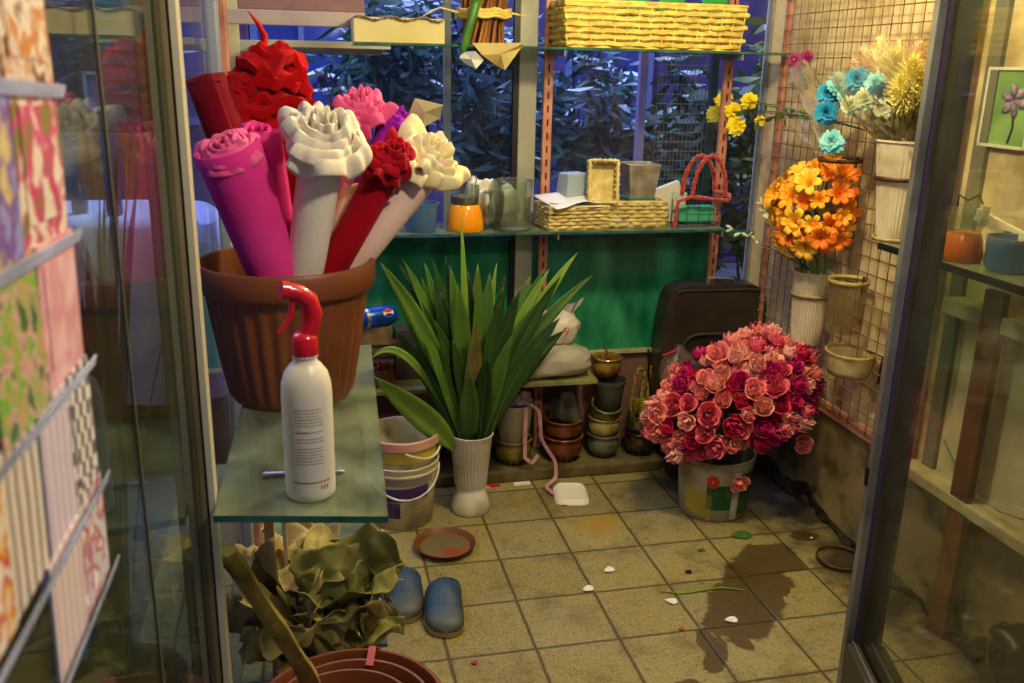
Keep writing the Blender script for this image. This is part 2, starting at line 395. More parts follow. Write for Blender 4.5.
# front display shelf at the left
glass_shelf('glass_shelf', 'dusty glass counter shelf at left carrying the terracotta pot and spray bottle', [(-.727, -2.0), (-.498, -2.044), (-.461, -1.25), (-.70, -1.24)], .996, th=.010)
glass_shelf('glass_shelf', 'lower dusty glass shelf at left under the dried leaves', [(-.735, -1.33), (-.446, -1.33), (-.446, -.60), (-.735, -.60)], .30, th=.010)
for (x, y, l) in ((-.70, -1.20, 'pinkish post carrying the glass counter shelf, under the terracotta pot'), (-.665, -1.22, 'thin pale post beside the pinkish one under the terracotta pot')):
    b = B(); box(b, (0, 0, .495), (.022 if x < -.69 else .010, .02, .99), bev=.002); tag(obj('shelf_post', b, M_salmon if x < -.69 else M_cream, smooth=False), l, 'post', loc=(x, y, 0))

# ------------------------------------------------------------------ mesh panel on the right wall
MY0, MY1, MZ0, MZ1 = -.86, .155, .445, 2.30
t = thing('wire_mesh_panel', 'salmon framed rusty wire mesh panel hung on the right wall', 'mesh panel', (RX-.035, 0, 0))
def mrail(p, q, s=.03):
    b = B(); p, q = Vector(p), Vector(q); c = (p+q)/2; d = q-p
    if abs(d.z) > abs(d.y): box(b, c, (.014, s, abs(d.z)), bev=.002)
    else: box(b, c, (.014, abs(d.y), s), bev=.002)
    return obj('frame_rail', b, M_salmon, t, smooth=False)
mrail((0, MY0, MZ0), (0, MY0, MZ1), .035); mrail((0, MY1, MZ0), (0, MY1, MZ1), .03); mrail((0, MY0-.017, MZ0-.015), (0, MY1+.015, MZ0-.015), .045); mrail((0, MY0, MZ1), (0, MY1, MZ1))
b = B(); 
k = 0
for i in range(21):
    y = MY0 + (MY1-MY0)*i/20
    tube(b, [(-.012, y, MZ0-.02), (-.012+.002*sin(i*2.1), y+.003*sin(i), 1.3), (-.012, y, MZ1)], .0021, 5)
n = 36
for i in range(n+1):
    z = MZ0 + (MZ1-MZ0)*i/n; tube(b, [(-.016, MY0-.014, z), (-.016, MY0, z), (-.016, (MY0+MY1)/2, z+.003*sin(i*1.7)), (-.016, MY1, z)], .0021, 5)
obj('wire_grid', b, M_wire, t)

# holders: rings clipped on the mesh
def ring_pts(r, n=28, ry=None, tilt=0): return [Vector((r*cos(2*pi*i/n), (ry or r)*sin(2*pi*i/n), tilt*cos(2*pi*i/n))) for i in range(n)]
def ring_holder(c, r, label, m, band=.012, clip=True):
    t = thing('ring_holder', label, 'ring holder', c)
    b = B(); 
    def f(u, v): return Vector(((r+.002*v)*cos(2*pi*u), (r+.002*v)*sin(2*pi*u), (v-.5)*band))
    grid(b, f, 32, 1, True); obj('hoop', b, m, t, solid=.004)
    if clip:
        g = RX-.035-c[0]
        b = B(); tube(b, [(r, 0, 0), ((r+g)/2, 0, .004), (g-.012, 0, .012), (g-.014, 0, -.05)], .004, 6, flat=.5); obj('hook_arm', b, M_black, t)
    return t
M_hoop = mat('brown_cane_hoop', (96, 66, 34), .55, 0, (66, 42, 20), 30)
M_hoopl = mat('pale_cane_hoop', (190, 168, 105), .6, 0, (150, 126, 70), 30)
def fluted_cone(name, label, c, h, r1, r0, m, lip=.004, group=None):
    t = thing(name, label, 'vase', c, 0, group)
    b = B(); prof = [(r0*.9, 0)] + [(lerp(r0, r1, i/12), h*i/12) for i in range(13)] + [(r1+lip, h), (r1+lip, h+.006), (r1-.003, h+.006), (r1-.006, h-.02), (r0*.8, .03)]
    lathe(b, prof, 144, flute=(36, .0012, .01, h*.99)); obj('body', b, m, t)
    return t
M_cone = mat('ribbed_white_plastic', (212, 200, 172), .5, 0, (190, 176, 146), 12, dirt=(120, 100, 68), dscale=9, damt=.5)
c1 = atX(893, 240, RX-.12); c1t = atX(893, 140, RX-.12)
fluted_cone('cone_vase', 'large ribbed white cone vase on the mesh panel holding the dried cream and blue flowers', c1, c1t.z-c1.z, .083, .048, M_cone)
ring_holder((c1.x, c1.y, lerp(c1.z, c1t.z, .64)), .078, 'cane hoop around the large upper cone vase', M_hoop)
ring_holder((c1.x, c1.y, lerp(c1.z, c1t.z, .02)), .058, 'small cane hoop under the foot of the large upper cone vase', M_hoopl)
c2 = atX(805, 342, RX-.10); c2t = atX(803, 268, RX-.10)
fluted_cone('cone_vase', 'smaller ribbed white cone vase on the mesh panel holding the orange flowers', c2, c2t.z-c2.z, .068, .05, M_cone)
ring_holder((c2.x, c2.y, lerp(c2.z, c2t.z, .7)), .068, 'cane hoop around the smaller cone vase with orange flowers', M_hoopl)
p = atX(840, 160, RX-.11); ring_holder(p, .068, 'empty dark cane hoop on the mesh above the orange flowers', M_hoop)
p = atX(849, 281, RX-.10); rh = ring_holder(p, .064, 'empty pale cane hoop right of the smaller cone vase, thick rim', M_hoopl, .016)
b = B(); lathe(b, [(.058, -.17), (.062, 0)], 40, cap=False); obj('net_sleeve', b, glass_mat('thin_sleeve', (215, 205, 180), .6, .12, (190, 170, 120)), rh)
p = atX(850, 352, RX-.09)
t = thing('half_basket', 'pale half round cane basket clipped low on the mesh panel', 'basket', p)
b = B(); grid(b, lambda u, v: Vector(((.072-.012*v)*cos(2*pi*u), (.085-.016*v)*sin(2*pi*u), -.075*v)), 36, 4, True); obj('body', b, mat('translucent_cane', (205, 186, 130), .6, 0, (160, 140, 84), 14), t, solid=.003)
b = B(); tube(b, ring_pts(.073, 30, .086), .005, 6, True); obj('rim', b, M_hoopl, t)
b = B(); tube(b, [(.07, 0, 0), (.055, -.10, .01), (.05, -.10, -.08)], .005, 6, flat=.5); obj('hook_arm', b, M_black, t)

# hoop lying on the floor at the wall, with its black clip
p = atZ(840, 561)
t = thing('ring_holder', 'thin black hoop lying on the floor near the door edge', 'ring holder', (p.x, p.y, .006))
b = B(); grid(b, lambda u, v: Vector((.078*cos(2*pi*u), .078*sin(2*pi*u), v*.012)), 36, 1, True); obj('hoop', b, M_hoop, t, solid=.004)
b = B(); box(b, (.085, .03, .012), (.03, .05, .03), bev=.004); obj('clip', b, M_black, t, smooth=False)

# ------------------------------------------------------------------ woven baskets
def woven(par, w, d, h, rows, stake, m, amp=.004, r=.0052, rim=.006, z0=.004, name='weave', base=True, seed=0, taper=0.0):
    rnd = random.Random(seed)
    def pt(s, z, off):
        per = 2*(w+d); s %= per; k = 1 + taper*(z/h)
        if s < w: x, y, nx, ny = -w/2+s, -d/2, 0, -1
        elif s < w+d: x, y, nx, ny = w/2, -d/2+s-w, 1, 0
        elif s < 2*w+d: x, y, nx, ny = w/2-(s-w-d), d/2, 0, 1
        else: x, y, nx, ny = -w/2, d/2-(s-2*w-d), -1, 0
        return Vector((x*k+nx*off, y*k+ny*off, z))
    per = 2*(w+d); n = int(per/stake); n += (n % 2 == 0)
    b = B(); dz = (h-z0)/rows
    for i in range(rows):
        z = z0 + (i+.5)*dz; P = []
        for j in range(n*2):
            s = per*j/(n*2); P.append(pt(s, z + rnd.uniform(-.12, .12)*dz, amp*cos(pi*(j/2+i)) if j % 2 == 0 else 0))
        tube(b, P, dz*.44, 6, True, flat=.999, up=(0, 0, 1))
    wv = obj(name, b, m, par)
    b = B()
    for j in range(n):
        s = per*(j)/n; tube(b, [pt(s, 0, 0), pt(s, h, 0)], r*.6, 5)
    tube(b, [pt(per*j/60, h, 0) for j in range(60)], rim, 8, True, up=(0, 0, 1))
    obj('rim', b, m, par)
    if base: b = B(); box(b, (0, 0, .004), (w, d, .006)); obj('bottom', b, m, par, smooth=False)
def basket(label, loc, rot, w, d, h, rows, m, stake=.026, seed=0, taper=0., amp=.0065):
    t = thing('wicker_basket', label, 'basket', loc, rot); woven(t, w, d, h, rows, stake, m, seed=seed, taper=taper, amp=amp); return t
# long yellow basket, top shelf
def span(x0, x1, y, z): a = atY(x0, 200, y); return a
xa, xb = atY(568, 30, .09).x, atY(742, 30, .09).x
basket('long yellow woven straw basket on the top shelf', ((xa+xb)/2, .195, ZT), 0, xb-xa, .20, .155, 7, M_straw2, .044, 1, .04, .009)
# bits of green behind it
for i, x in enumerate((.62, .76, .93)):
    b = B(); box(b, (0, 0, .05), (.10, .012, .10), bev=.003); tag(obj('gift_box', b, mat('green_card', (40, 150, 70), .5), smooth=False), ['green packet left of the other two in the long yellow basket', 'green packet in the middle of the long yellow basket', 'green packet at the right end of the long yellow basket'][i], 'packet', loc=(x, .2, ZT+.10))
# mid shelf baskets
xa, xb = atY(546, 205, .10).x, atY(608, 205, .10).x
basket('square wicker basket with folded white papers, next to the middle upright', ((xa+xb)/2+.005, .185, ZM), .08, xb-xa, .165, .085, 6, M_straw, .028, 2)
bxc = (xa+xb)/2+.005
def paper(label, loc, rot, w, d, seed, name='folded_paper', m=None, puff=.012):
    b = B()
    grid(b, lambda u, v: Vector(((u-.5)*w, (v-.5)*d, puff*nzv((u*2, v*2, 0), 1, seed).z + .008*abs(u-.5))), 12, 12)
    return tag(obj(name, b, m or mat('white_paper', (232, 232, 230), .6), solid=.002), label, 'paper', loc=loc, rot=rot)
paper('white paper bag lying folded on the square wicker basket', (bxc-.02, .165, ZM+.110), (.16, -.06, .3), .21, .16, 3, puff=.022)
paper('second white paper sheet showing under the top one on the square wicker basket', (bxc-.0, .17, ZM+.094), (.02, .06, -.1), .20, .14, 5)
xa, xb = atY(612, 210, .14).x, atY(668, 210, .14).x
basket('wicker basket right of the papers, under the silver foil pot', ((xa+xb)/2, .215, ZM), -.03, xb-xa, .14, .095, 6, M_straw, .028, 4)
fpx = (xa+xb)/2
t = basket('small wicker tray standing upright on its side behind the papers', (atY(605, 172, .17).x, .19, ZM+.10), 0, .105, .155, .05, 4, M_straw, .02, 5)
t.rotation_euler = (0, 0, 0); t.matrix_world = Matrix.Translation((atY(604, 172, .17).x, .185, ZM+.165)) @ Matrix.Rotation(radians(-12), 4, 'Z') @ Matrix.Rotation(radians(78), 4, 'X')
# silver foil pot
M_foil = mat('crinkled_silver_foil', (190, 182, 168), .3, .45, (140, 132, 120), 20, .9, 22)
t = thing('foil_pot', 'square silver foil wrapped pot on the right wicker basket', 'pot', (fpx+.01, .2, ZM+.10)); t.scale = (1.08, 1.08, 1.1)
b = B(); R4 = Matrix.Rotation(pi/4, 3, 'Z'); lathe(b, [(.062, 0), (.068, .03), (.084, .125), (.078, .125), (.06, .02)], 4, M=R4.to_4x4()); obj('body', b, M_foil, t, bev=.006)
b = B(); 
for k in range(4):
    a = pi/4+k*pi/2; tube(b, [(.064*cos(a), .064*sin(a), .004), (.064*cos(a+pi/2), .064*sin(a+pi/2), .004)], .006, 6)
obj('teal_band', b, mat('teal_tape', (30, 110, 90), .5), t)
# pale blue-grey container and papers behind
b = B(); lathe(b, [(.07, 0), (.075, .02), (.055, .16), (.05, .165), (.0, .167)], 4, M=Matrix.Rotation(pi/4, 4, 'Z')); tag(obj('cardboard_box', b, mat('grey_blue_card', (150, 166, 180), .6), smooth=False, bev=.004), 'grey blue tapered box behind the papers and wicker tray', 'box', loc=(atY(572, 190, .25).x, .235, ZM+.0), rot=(0, 0, .3)).scale = (1.2, .9, 1.2)
b = B(); box(b, (0, 0, .06), (.17, .03, .12), bev=.004); tag(obj('paper_packet', b, mat('pale_packet', (206, 205, 190), .6), smooth=False), 'pale packet leaning at the window behind the foil pot', 'packet', loc=(atY(668, 200, .27).x, .275, ZM+.02), rot=(0, -.35, 0))
# red fuzzy handle and wire basket
hx = atY(697, 220, .17).x
t = thing('wire_basket', 'wire basket with red fuzzy arched handles at the right end of the shelf', 'basket', (hx, .18, ZM))
M_red = mat('red_fuzz', (205, 28, 22), .9, 0, (150, 12, 12), 60, 1.0, 120, sheen=.6)
def fuzzy(P, r=.008):
    b = B(); Q = []
    for i in range(len(P)-1):
        for k in range(6): Q.append(Vector(P[i]).lerp(Vector(P[i+1]), k/6))
    Q.append(Vector(P[-1])); tube(b, Q, [r*U(.75, 1.35) for _ in Q], 8); return b
for yy, k in ((-.05, 1), (.05, .95)):
    P = [(-.045 + .11*(.5-.5*cos(pi*i/10)) * 1.25, yy, .115 + .155*k*sin(pi*i/10)) for i in range(11)]
    obj('handle', fuzzy(P), M_red, t)
obj('handle', fuzzy([(-.115, -.06, .0), (-.105, -.06, .10), (-.05, -.055, .115), (.10, -.055, .10), (.115, -.04, .12), (.09, .05, .125)]), M_red, t)
b = B()
for z in (.004, .05): tube(b, [(.10*cos(a*pi/12), .075*sin(a*pi/12), z) for a in range(24)], .0016, 5, True)
for i in range(14):
    a = 2*pi*i/14; tube(b, [(.10*cos(a), .075*sin(a), .004), (.10*cos(a), .075*sin(a), .10)], .0012, 4)
for i in range(7):
    x = -.09+.03*i; yv = .075*math.sqrt(max(0, 1-(x/.1)**2)); tube(b, [(x, -yv, .004), (x, yv, .004)], .0012, 4)
obj('wire_cage', b, mat('grey_wire', (70, 74, 70), .4, .6), t)
b = B(); box(b, (0, .0, .035), (.15, .05, .06), bev=.006); tag(obj('green_packet', b, mat('mint_packet', (70, 170, 130), .4), smooth=False), 'green packet standing inside the red handled wire basket', 'packet', loc=(hx+.0, .20, ZM+.006))
b = B(); box(b, (0, 0, .06), (.06, .012, .12), bev=.003); tag(obj('paper_packet', b, mat('striped_paper', (214, 214, 205), .6, 0, (170, 170, 160), 30, stretch=(30, 1, 1)), smooth=False), 'white striped packet upright between the red handle and wicker basket', 'packet', loc=(atY(677, 195, .24).x, .245, ZM), rot=(0, .12, 0))

# orange vase with wire rack top, glass vase, bags, blue tub
ox = atY(466, 220, .13).x
t = thing('glass_jar', 'glass jar of orange liquid with a ribbed glass top behind the cream rosette', 'jar', (ox, .15, ZM))
b = B(); lathe(b, [(.066, 0), (.070, .006), (.068, .03), (.063, .065), (.054, .09), (.05, .096), (.0, .096)], 40); obj('orange_bowl', b, mat('orange_glass', (244, 164, 26), .15, 0, (236, 146, 18), 5, coat=.5, emis=0), t)
b = B(); lathe(b, [(.048, .096), (.050, .125), (.05, .165), (.046, .165), (.045, .10)], 60, flute=(20, .002, .1, .17), cap=False); obj('ribbed_collar', b, M_clear, t)
b = B(); lathe(b, [(.047, .098), (.047, .124), (.02, .13), (0, .13)], 30); obj('dark_filling', b, mat('olive_filling', (80, 74, 40), .7, 0, (150, 130, 80), 40), t)
b = B(); tube(b, [(-.03, -.03, .16), (-.034, -.03, .19), (-.015, -.03, .205), (0, -.03, .175), (.016, -.03, .205), (.036, -.03, .19), (.03, -.03, .16)], .0022, 6); obj('wire_heart', b, M_black, t)
gx = atY(513, 200, .15).x
t = thing('glass_vase', 'empty clear glass vase standing left of the middle upright', 'vase', (gx, .15, ZM))
b = B(); lathe(b, [(.0, .004), (.064, .004), (.068, .012), (.066, .02), (.072, .175), (.076, .18), (.072, .182), (.068, .17), (.06, .025), (0, .02)], 40, cap=False); obj('body', b, M_clear, t)
b = B(); lathe(b, [(.0, 0), (.07, 0), (.074, .008), (.068, .016), (0, .018)], 40, cap=False); obj('thick_foot', b, glass_mat('thick_glass', (225, 235, 225), 1.0, .10, (200, 210, 195)), t)
b = B(); lathe(b, [(.035, .03), (.040, .10), (.036, .13), (.038, .131), (.042, .10), (.037, .03)], 24, c=(-.055, .02, .01), cap=False); tag(obj('glass_tumbler', b, M_clear), 'small glass tumbler between the orange jar and clear vase', 'glass', loc=(gx-.02, .13, ZM))
def crumple(b, c, s, amp, seed, n=20, flat0=True):
    def f(u, v):
        th = u*2*pi; ph = (v-.5)*pi; p = Vector((cos(ph)*cos(th), cos(ph)*sin(th), sin(ph)))
        q = nzv(p, 1.7, seed); q2 = nzv(p, 4.5, seed+3)
        p = p*(1 + amp*q.x + amp*.5*q2.x) + q*amp*.4
        z = p.z*s[2] + s[2]
        return Vector((p.x*s[0]+c[0], p.y*s[1]+c[1], max(z, .003)+c[2]))
    grid(b, f, n*2, n, True); bmesh.ops.remove_doubles(b, verts=b.verts, dist=.0005)
M_bagw = mat('white_plastic_bag', (222, 218, 200), .4, 0, (200, 192, 168), 8, .6, 14)
for i, (px, dx, s, l) in enumerate(((480, .23, (.06, .05, .09), 'crumpled white plastic bag behind the orange jar'), (503, .26, (.06, .04, .075), 'crumpled pale bag behind the clear glass vase'))):
    b = B(); crumple(b, (0, 0, 0), s, .45, 20+i, 24); tag(obj('plastic_bag', b, M_bagw), l, 'bag', loc=(atY(px, 200, dx).x, dx, ZM))
b = B(); lathe(b, [(.05, 0), (.056, .01), (.065, .10), (.068, .10), (.068, .104), (.06, .104), (.055, .012), (0, .01)], 32); tag(obj('plastic_tub', b, mat('blue_tub', (70, 105, 150), .35, coat=.3)), 'blue translucent tub at the left end of the waist high shelf', 'tub', loc=(atY(421, 215, .13).x, .14, ZM))

# top shelf things
xa, xb = atY(354, 25, .10).x, atY(444, 25, .10).x
t = thing('cardboard_box', 'shallow cream cardboard box with torn rim at the left of the top shelf', 'box', ((xa+xb)/2, .18, ZT))
b = B(); 
W = (xb-xa)/2
for c, s in (((0, -.08, .04), (2*W, .004, .08)), ((0, .08, .04), (2*W, .004, .08)), ((-W, 0, .04), (.004, .16, .08)), ((W, 0, .04), (.004, .16, .08)), ((0, 0, .003), (2*W, .16, .005))): box(b, c, s)
obj('carton', b, mat('cream_card', (226, 214, 158), .7, 0, (206, 192, 132), 4), t, smooth=False)
b = B()
for k in range(9):
    x = -W+2*W*(k+.5)/9; grid(b, lambda u, v, x=x, k=k: Vector((x+(u-.5)*2*W/9, -.08-.02*v*U(.6, 1), .08+.006*math.sin(k*2+u*3)-.004*v)), 4, 2)
obj('torn_flap', b, mat('brown_card_edge', (150, 120, 76), .8), t, solid=.002)
tx, ty = atY(484, 30, .18).x, .19
t = thing('straw_bundle', 'bundle of dried brown stalks tied with a yellow straw band on the top shelf', 'bundle', (tx, ty, ZT))
b = B(); 
for k in range(80):
    a = U(0, 2*pi); r = .075*math.sqrt(U(.25, 1)); tw = .5
    P = [(r*(.92+.35*abs(j/5-.45))*cos(a+tw*j/5), r*(.92+.35*abs(j/5-.45))*sin(a+tw*j/5), .17*j/5) for j in range(6)]
    tube(b, P, .0055, 5)
obj('stalks', b, mat('brown_stalks', (176, 116, 48), .6, 0, (105, 62, 22), 14, .3, stretch=(1, 1, .2)), t)
b = B()
for z in (.095, .105, .115): tube(b, [((.092+.004*sin(i*2.5))*cos(i*pi/14), (.092+.004*sin(i*2.5))*sin(i*pi/14), z+.004*cos(i*1.7)) for i in range(28)], .007, 6, True)
tube(b, [(-.09, -.03, .105), (-.16, -.04, .12), (-.22, -.04, .09)], [.004, .003, .002], 5)
tube(b, [(.09, -.03, .11), (.14, -.05, .10)], [.004, .002], 5)
obj('straw_band', b, M_straw2, t)
# paper pieces hanging under the top shelf
def poly_sheet(name, pxs, y, m, label, cat, bend=.01):
    P = [atY(px, py, y + (bend*(-1)**k)) for k, (px, py) in enumerate(pxs)]
    c = sum(P, Vector())/len(P); b = B(); vs = [b.verts.new(p-c) for p in P]; cv = b.verts.new((0, -.01, 0))
    for i in range(len(vs)): b.faces.new((vs[i], vs[(i+1) % len(vs)], cv))
    return tag(obj(name, b, m, solid=.0015, smooth=False), label, cat, loc=c)
poly_sheet('paper_corner', [(472, 43), (523, 43), (521, 48), (505, 70), (497, 66), (482, 55)], .062, mat('tan_paper', (192, 172, 112), .7, 0, (160, 140, 86), 10), 'tan paper triangle hanging over the front of the top shelf', 'paper')
poly_sheet('foil_scrap', [(463, 52), (475, 51), (484, 60), (476, 69), (466, 64), (459, 58)], .06, mat('white_foil', (215, 215, 215), .3, .3), 'crumpled white foil scrap hanging under the top shelf', 'scrap', .014)
t = thing('green_leaf', 'long green leaf hanging from the top shelf beside the straw bundle', 'leaf', atY(468, 0, .05))
b = B(); q = [atY(477, 0, .05), atY(472, 20, .045), atY(466, 40, .045), atY(463, 53, .05)]; o0 = t.location
def lf(u, v):
    k = u*3; i = min(int(k), 2); c = q[i].lerp(q[i+1], k-i) - o0; wd = .017*(1-.25*u)*min(1, (1.02-u)*9)
    return Vector((c.x+(v-.5)*2*wd, c.y+.006*abs(v-.5)*2, c.z))
grid(b, lf, 12, 4); obj('blade', b, mat('leaf_green_dark', (44, 96, 30), .4, 0, (70, 124, 42), 12), t, solid=.001)
t = thing('paper_card', 'cream card folded on a thin skewer behind the purple foam flower', 'card', atY(424, 112, -1.36))
P = [atY(px, py, -1.36+(.012*(-1)**k))-t.location for k, (px, py) in enumerate([(415, 98), (443, 105), (440, 118), (424, 127), (405, 124)])]
b = B(); vs = [b.verts.new(p) for p in P]; cv = b.verts.new((0, -.012, 0))
for i in range(5): b.faces.new((vs[i], vs[(i+1) % 5], cv))
obj('folded_sheet', b, mat('cream_wrapper', (198, 190, 140), .6, 0, (176, 166, 116), 9), t, solid=.0012, smooth=False)
b = B(); tube(b, [(0, 0, 0), Vector((-.60, -1.44, 1.06))-t.location], .0018, 6); obj('skewer', b, M_cream, t)

# ------------------------------------------------------------------ terracotta pot with foam flower rolls
PX, PY, PZ = -.625, -1.525, 1.001
t = thing('flower_pot', 'big terracotta coloured plastic pot on the glass counter shelf full of rolled foam roses', 'pot', (PX, PY, PZ))
b = B(); H = .25
prof = [(.104, 0)] + [(lerp(.107, .140, (i/14)**.8), .004+(H-.055)*i/14) for i in range(15)] + [(.150, H-.048), (.155, H-.04), (.156, H-.006), (.152, H), (.146, H), (.143, H-.01), (.138, H-.05), (.10, .03), (0, .03)]
lathe(b, prof, 180, flute=(30, .0022, .015, H-.062)); obj('body', b, M_terra, t)
def rosette(R, h, turns, ruffle, seed, droop=.5, n=560, nv=10):
    b = B()
    def f(u, v):
        th = 2*pi*turns*u; r = R*(.04+.74*u**.8)
        q = nzv((cos(th)*1.15, sin(th)*1.15, u*2.2), 1, seed); q2 = nzv((cos(th)*3.0, sin(th)*3.0, u*turns*.9), 1, seed+5)
        wv = ruffle*(q.x*.8+q2.x*1.15)*(.3+.7*u)
        curl = pi*(.15+1.05*v)                    # the free edge rolls outwards and down
        lift = math.sin(min(curl, pi*.5)) if curl < pi*.5 else math.sin(curl)*.45+.55
        rad = r*(1+.10*q.y*u) + R*(.05+.20*u)*(1-cos(pi*v))*.62 + wv*R*.22*v
        z = h*(.30+.62*(1-u**2.0))*lift*(.55+.45*v if v < .5 else .775) - droop*h*.55*u*u*v*v + wv*h*.42*v - h*.22*u
        return Vector((rad*cos(th), rad*sin(th), z))
    grid(b, f, n, nv); return b
def aim(d):  # rotation taking +Z to direction d
    return Vector(d).to_track_quat('Z', 'Y').to_euler()
def foam(name, col, col2): return mat(name, col, .85, 0, col2, 6, .12, 90, sheen=.05, spec=.15)
F_pink = foam('pink_foam', (232, 62, 150), (220, 44, 132)); F_hot = foam('rose_pink_foam', (244, 116, 166), (236, 84, 142))
F_red = foam('red_foam', (172, 4, 30), (150, 3, 24)); F_dred = foam('dark_red_foam', (124, 2, 28), (104, 2, 22))
F_bred = foam('bright_red_foam', (196, 6, 20), (172, 4, 14)); F_white = foam('white_foam', (240, 232, 212), (228, 216, 192))
F_cream = foam('cream_foam', (242, 232, 190), (238, 220, 160)); F_purp = foam('purple_foam', (170, 30, 190), (140, 20, 165))
F_peach = foam('peach_foam', (238, 205, 185), (226, 190, 166))
F_pinkc = foam('pale_pink_foam', (248, 128, 186), (240, 104, 170))
def roll(label, head, foot, r, hr, hh, ms, mh=None, seed=0, turns=4.2, tilt=(0, -.35, 1), ruf=1.0, r0=None, drp=.5, base=True):
    """a foam flower: a rolled sheet tube rising out of the pot with a ruffled head"""
    head = Vector(head); off = Vector((head.x-PX, head.y-PY)) * -.22 + Vector((.012, 0))
    if off.length > .055: off *= .055/off.length
    foot = Vector((PX+off.x, PY+off.y, fb))
    t = thing('foam_rose_roll', label, 'foam flower', foot)
    b = B(); d = head-foot; L_ = d.length; q = d.to_track_quat('Z', 'Y')
    def f(u, v):
        th = 2*pi*1.15*u; rr = lerp(r0 or r*.8, r, v) + .004*u
        rr *= 1 + .02*nzv((cos(th)*1.5, sin(th)*1.5, v*4), 1, seed).x
        return q @ Vector((rr*cos(th), rr*sin(th), L_*v))
    grid(b, f, 44, 14); obj('rolled_stem', b, ms, t, solid=.002)
    ho = obj('ruffled_head', rosette(hr, hh, turns, ruf, seed, drp), mh or ms, t, solid=.0025)
    ho.location = d - d.normalized()*hh*.15; ho.rotation_euler = aim(Vector(tilt).normalized()); return t
fb = PZ + .035
roll('bright pink foam roll leaning left with a coiled end, front of the pot', atY(226, 146, -1.60), (PX+.045, PY-.075, fb), .050, .057, .030, F_pink, F_hot, 2, tilt=(-.35, -.55, 1), turns=5, ruf=1.0, drp=.5, r0=.032)
roll('second bright pink foam roll with a wavy open end, right behind the front one', atY(258, 132, -1.53), (0, 0, 0), .036, .038, .02, F_pink, None, 5, tilt=(.1, -.45, 1), turns=2.4, ruf=1.3, drp=.1, r0=.024)
th_ = atY(262, 150, -1.56)
roll('white foam rose with a thick ruffled head, front middle of the pot', atY(325, 132, -1.60), (PX+.058, PY-.05, fb), .0345, .078, .072, F_white, None, 9, tilt=(.0, -.8, 1), turns=5.4, ruf=1.9, r0=.026)
roll('dark red foam rose on a deep red roll, right of the white one', atY(392, 156, -1.56), (PX+.075, PY-.03, fb), .027, .050, .045, F_red, F_red, 12, tilt=(.15, -.6, 1), turns=4.8, ruf=1.7, r0=.02)
roll('cream foam rose leaning far right over the edge of the pot', atY(434, 155, -1.50), (PX+.085, PY+.02, fb), .034, .070, .060, F_peach, F_cream, 15, tilt=(.7, -.6, 1), turns=4.6, ruf=2.0, r0=.018)
roll('rose pink foam flower behind the white one', atY(362, 106, -1.40), (PX+.035, PY+.03, fb), .026, .060, .058, F_pinkc, F_hot, 18, tilt=(-.05, -.5, 1), turns=4.8, ruf=1.8, r0=.02)
roll('purple foam flower small and behind the dark red rose', atY(398, 119, -1.40), (PX+.06, PY+.04, fb), .023, .040, .036, F_purp, None, 21, tilt=(.3, -.5, 1), turns=4, ruf=1.3)
roll('dark red rolled foam sheet at the far left of the pot', atY(206, 78, -1.46), (PX-.045, PY-.03, fb), .031, .036, .010, F_dred, None, 24, tilt=(-.1, -.1, 1), turns=5, ruf=.4, drp=.1)
roll('slim red foam roll between the far left roll and the ruffled red stack', atY(234, 84, -1.42), (PX-.01, PY+.02, fb), .022, .028, .03, F_red, None, 27, tilt=(0, -.2, 1), turns=4, ruf=.8, drp=.1)
roll('peach coloured foam roll half hidden between white and dark red rolls', atY(360, 190, -1.50), (PX+.07, PY+.0, fb), .028, .024, .02, F_peach, None, 31, tilt=(.1, -.2, 1), turns=4, ruf=.6)
# tall red ruffled stack
hd = atY(266, 108, -1.40); ft = Vector((PX+.01, PY+.01, fb))
t = thing('foam_ruffle_stack', 'tall bright red foam sheet folded in ruffles up to a point, behind pink roll', 'foam flower', ft)
b = B(); d = hd-ft; q = d.to_track_quat('Z', 'Y')
grid(b, lambda u, v: q @ Vector((lerp(.035, .076, v)*cos(2*pi*u)*(1+.06*nzv((cos(2*pi*u)*2, sin(2*pi*u)*2, v*3), 1, 4).x), .62*lerp(.035, .058, v)*sin(2*pi*u), d.length*v)), 48, 16, True)
obj('sheet_roll', b, F_red, t, solid=.002)
for k in range(6):
    z = (.0, .024, .045, .066, .084, .10)[k]; R_ = (.086, .078, .074, .070, .062, .044)[k]
    b = B()
    def f(u, v, k=k, R_=R_):
        th = 2*pi*u; n1 = nzv((cos(th)*1.6, sin(th)*1.6, k*3.3), 1, 40); n2 = nzv((cos(th)*3.6, sin(th)*3.6, k*2.1), 1, 41)
        rr = R_*(.25+.75*v)*(1+.22*n1.x)
        zz = .016*n1.y*v*2 + .020*n2.x*v + (.010*sin(pi*v) if v < .8 else .0) - .004*v
        return Vector((rr*cos(th), rr*sin(th)*.72, zz))
    grid(b, f, 60, 7, True)
    def f2(u, v, k=k, R_=R_):
        p = f(u, 1, k, R_); return p + Vector((-.12*p.x*v, -.12*p.y*v, -.017*v))
    grid(b, f2, 60, 3, True); bmesh.ops.remove_doubles(b, verts=b.verts, dist=.0004)
    o = obj('ruffle', b, F_bred, t, solid=.002); o.location = d + Vector((.002*k, 0, z))
b = B(); P = [d+Vector(v) for v in ((0, 0, .09), (.004, 0, .125), (-.006, -.003, .145), (-.022, -.006, .165))]; tube(b, P, [.020, .016, .010, .002], 10, flat=.4); obj('pointed_tip', b, F_bred, t)
p = atY(222, 262, -1.52); b = B(); lathe(b, [(.014, -.09), (.016, .0), (.016, .03)], 20); tag(obj('paper_tube', b, mat('pale_lilac_paper', (205, 200, 215), .6)), 'pale paper tube standing inside the left edge of the pot', 'tube', loc=(p.x+.012, -1.50, 1.13))

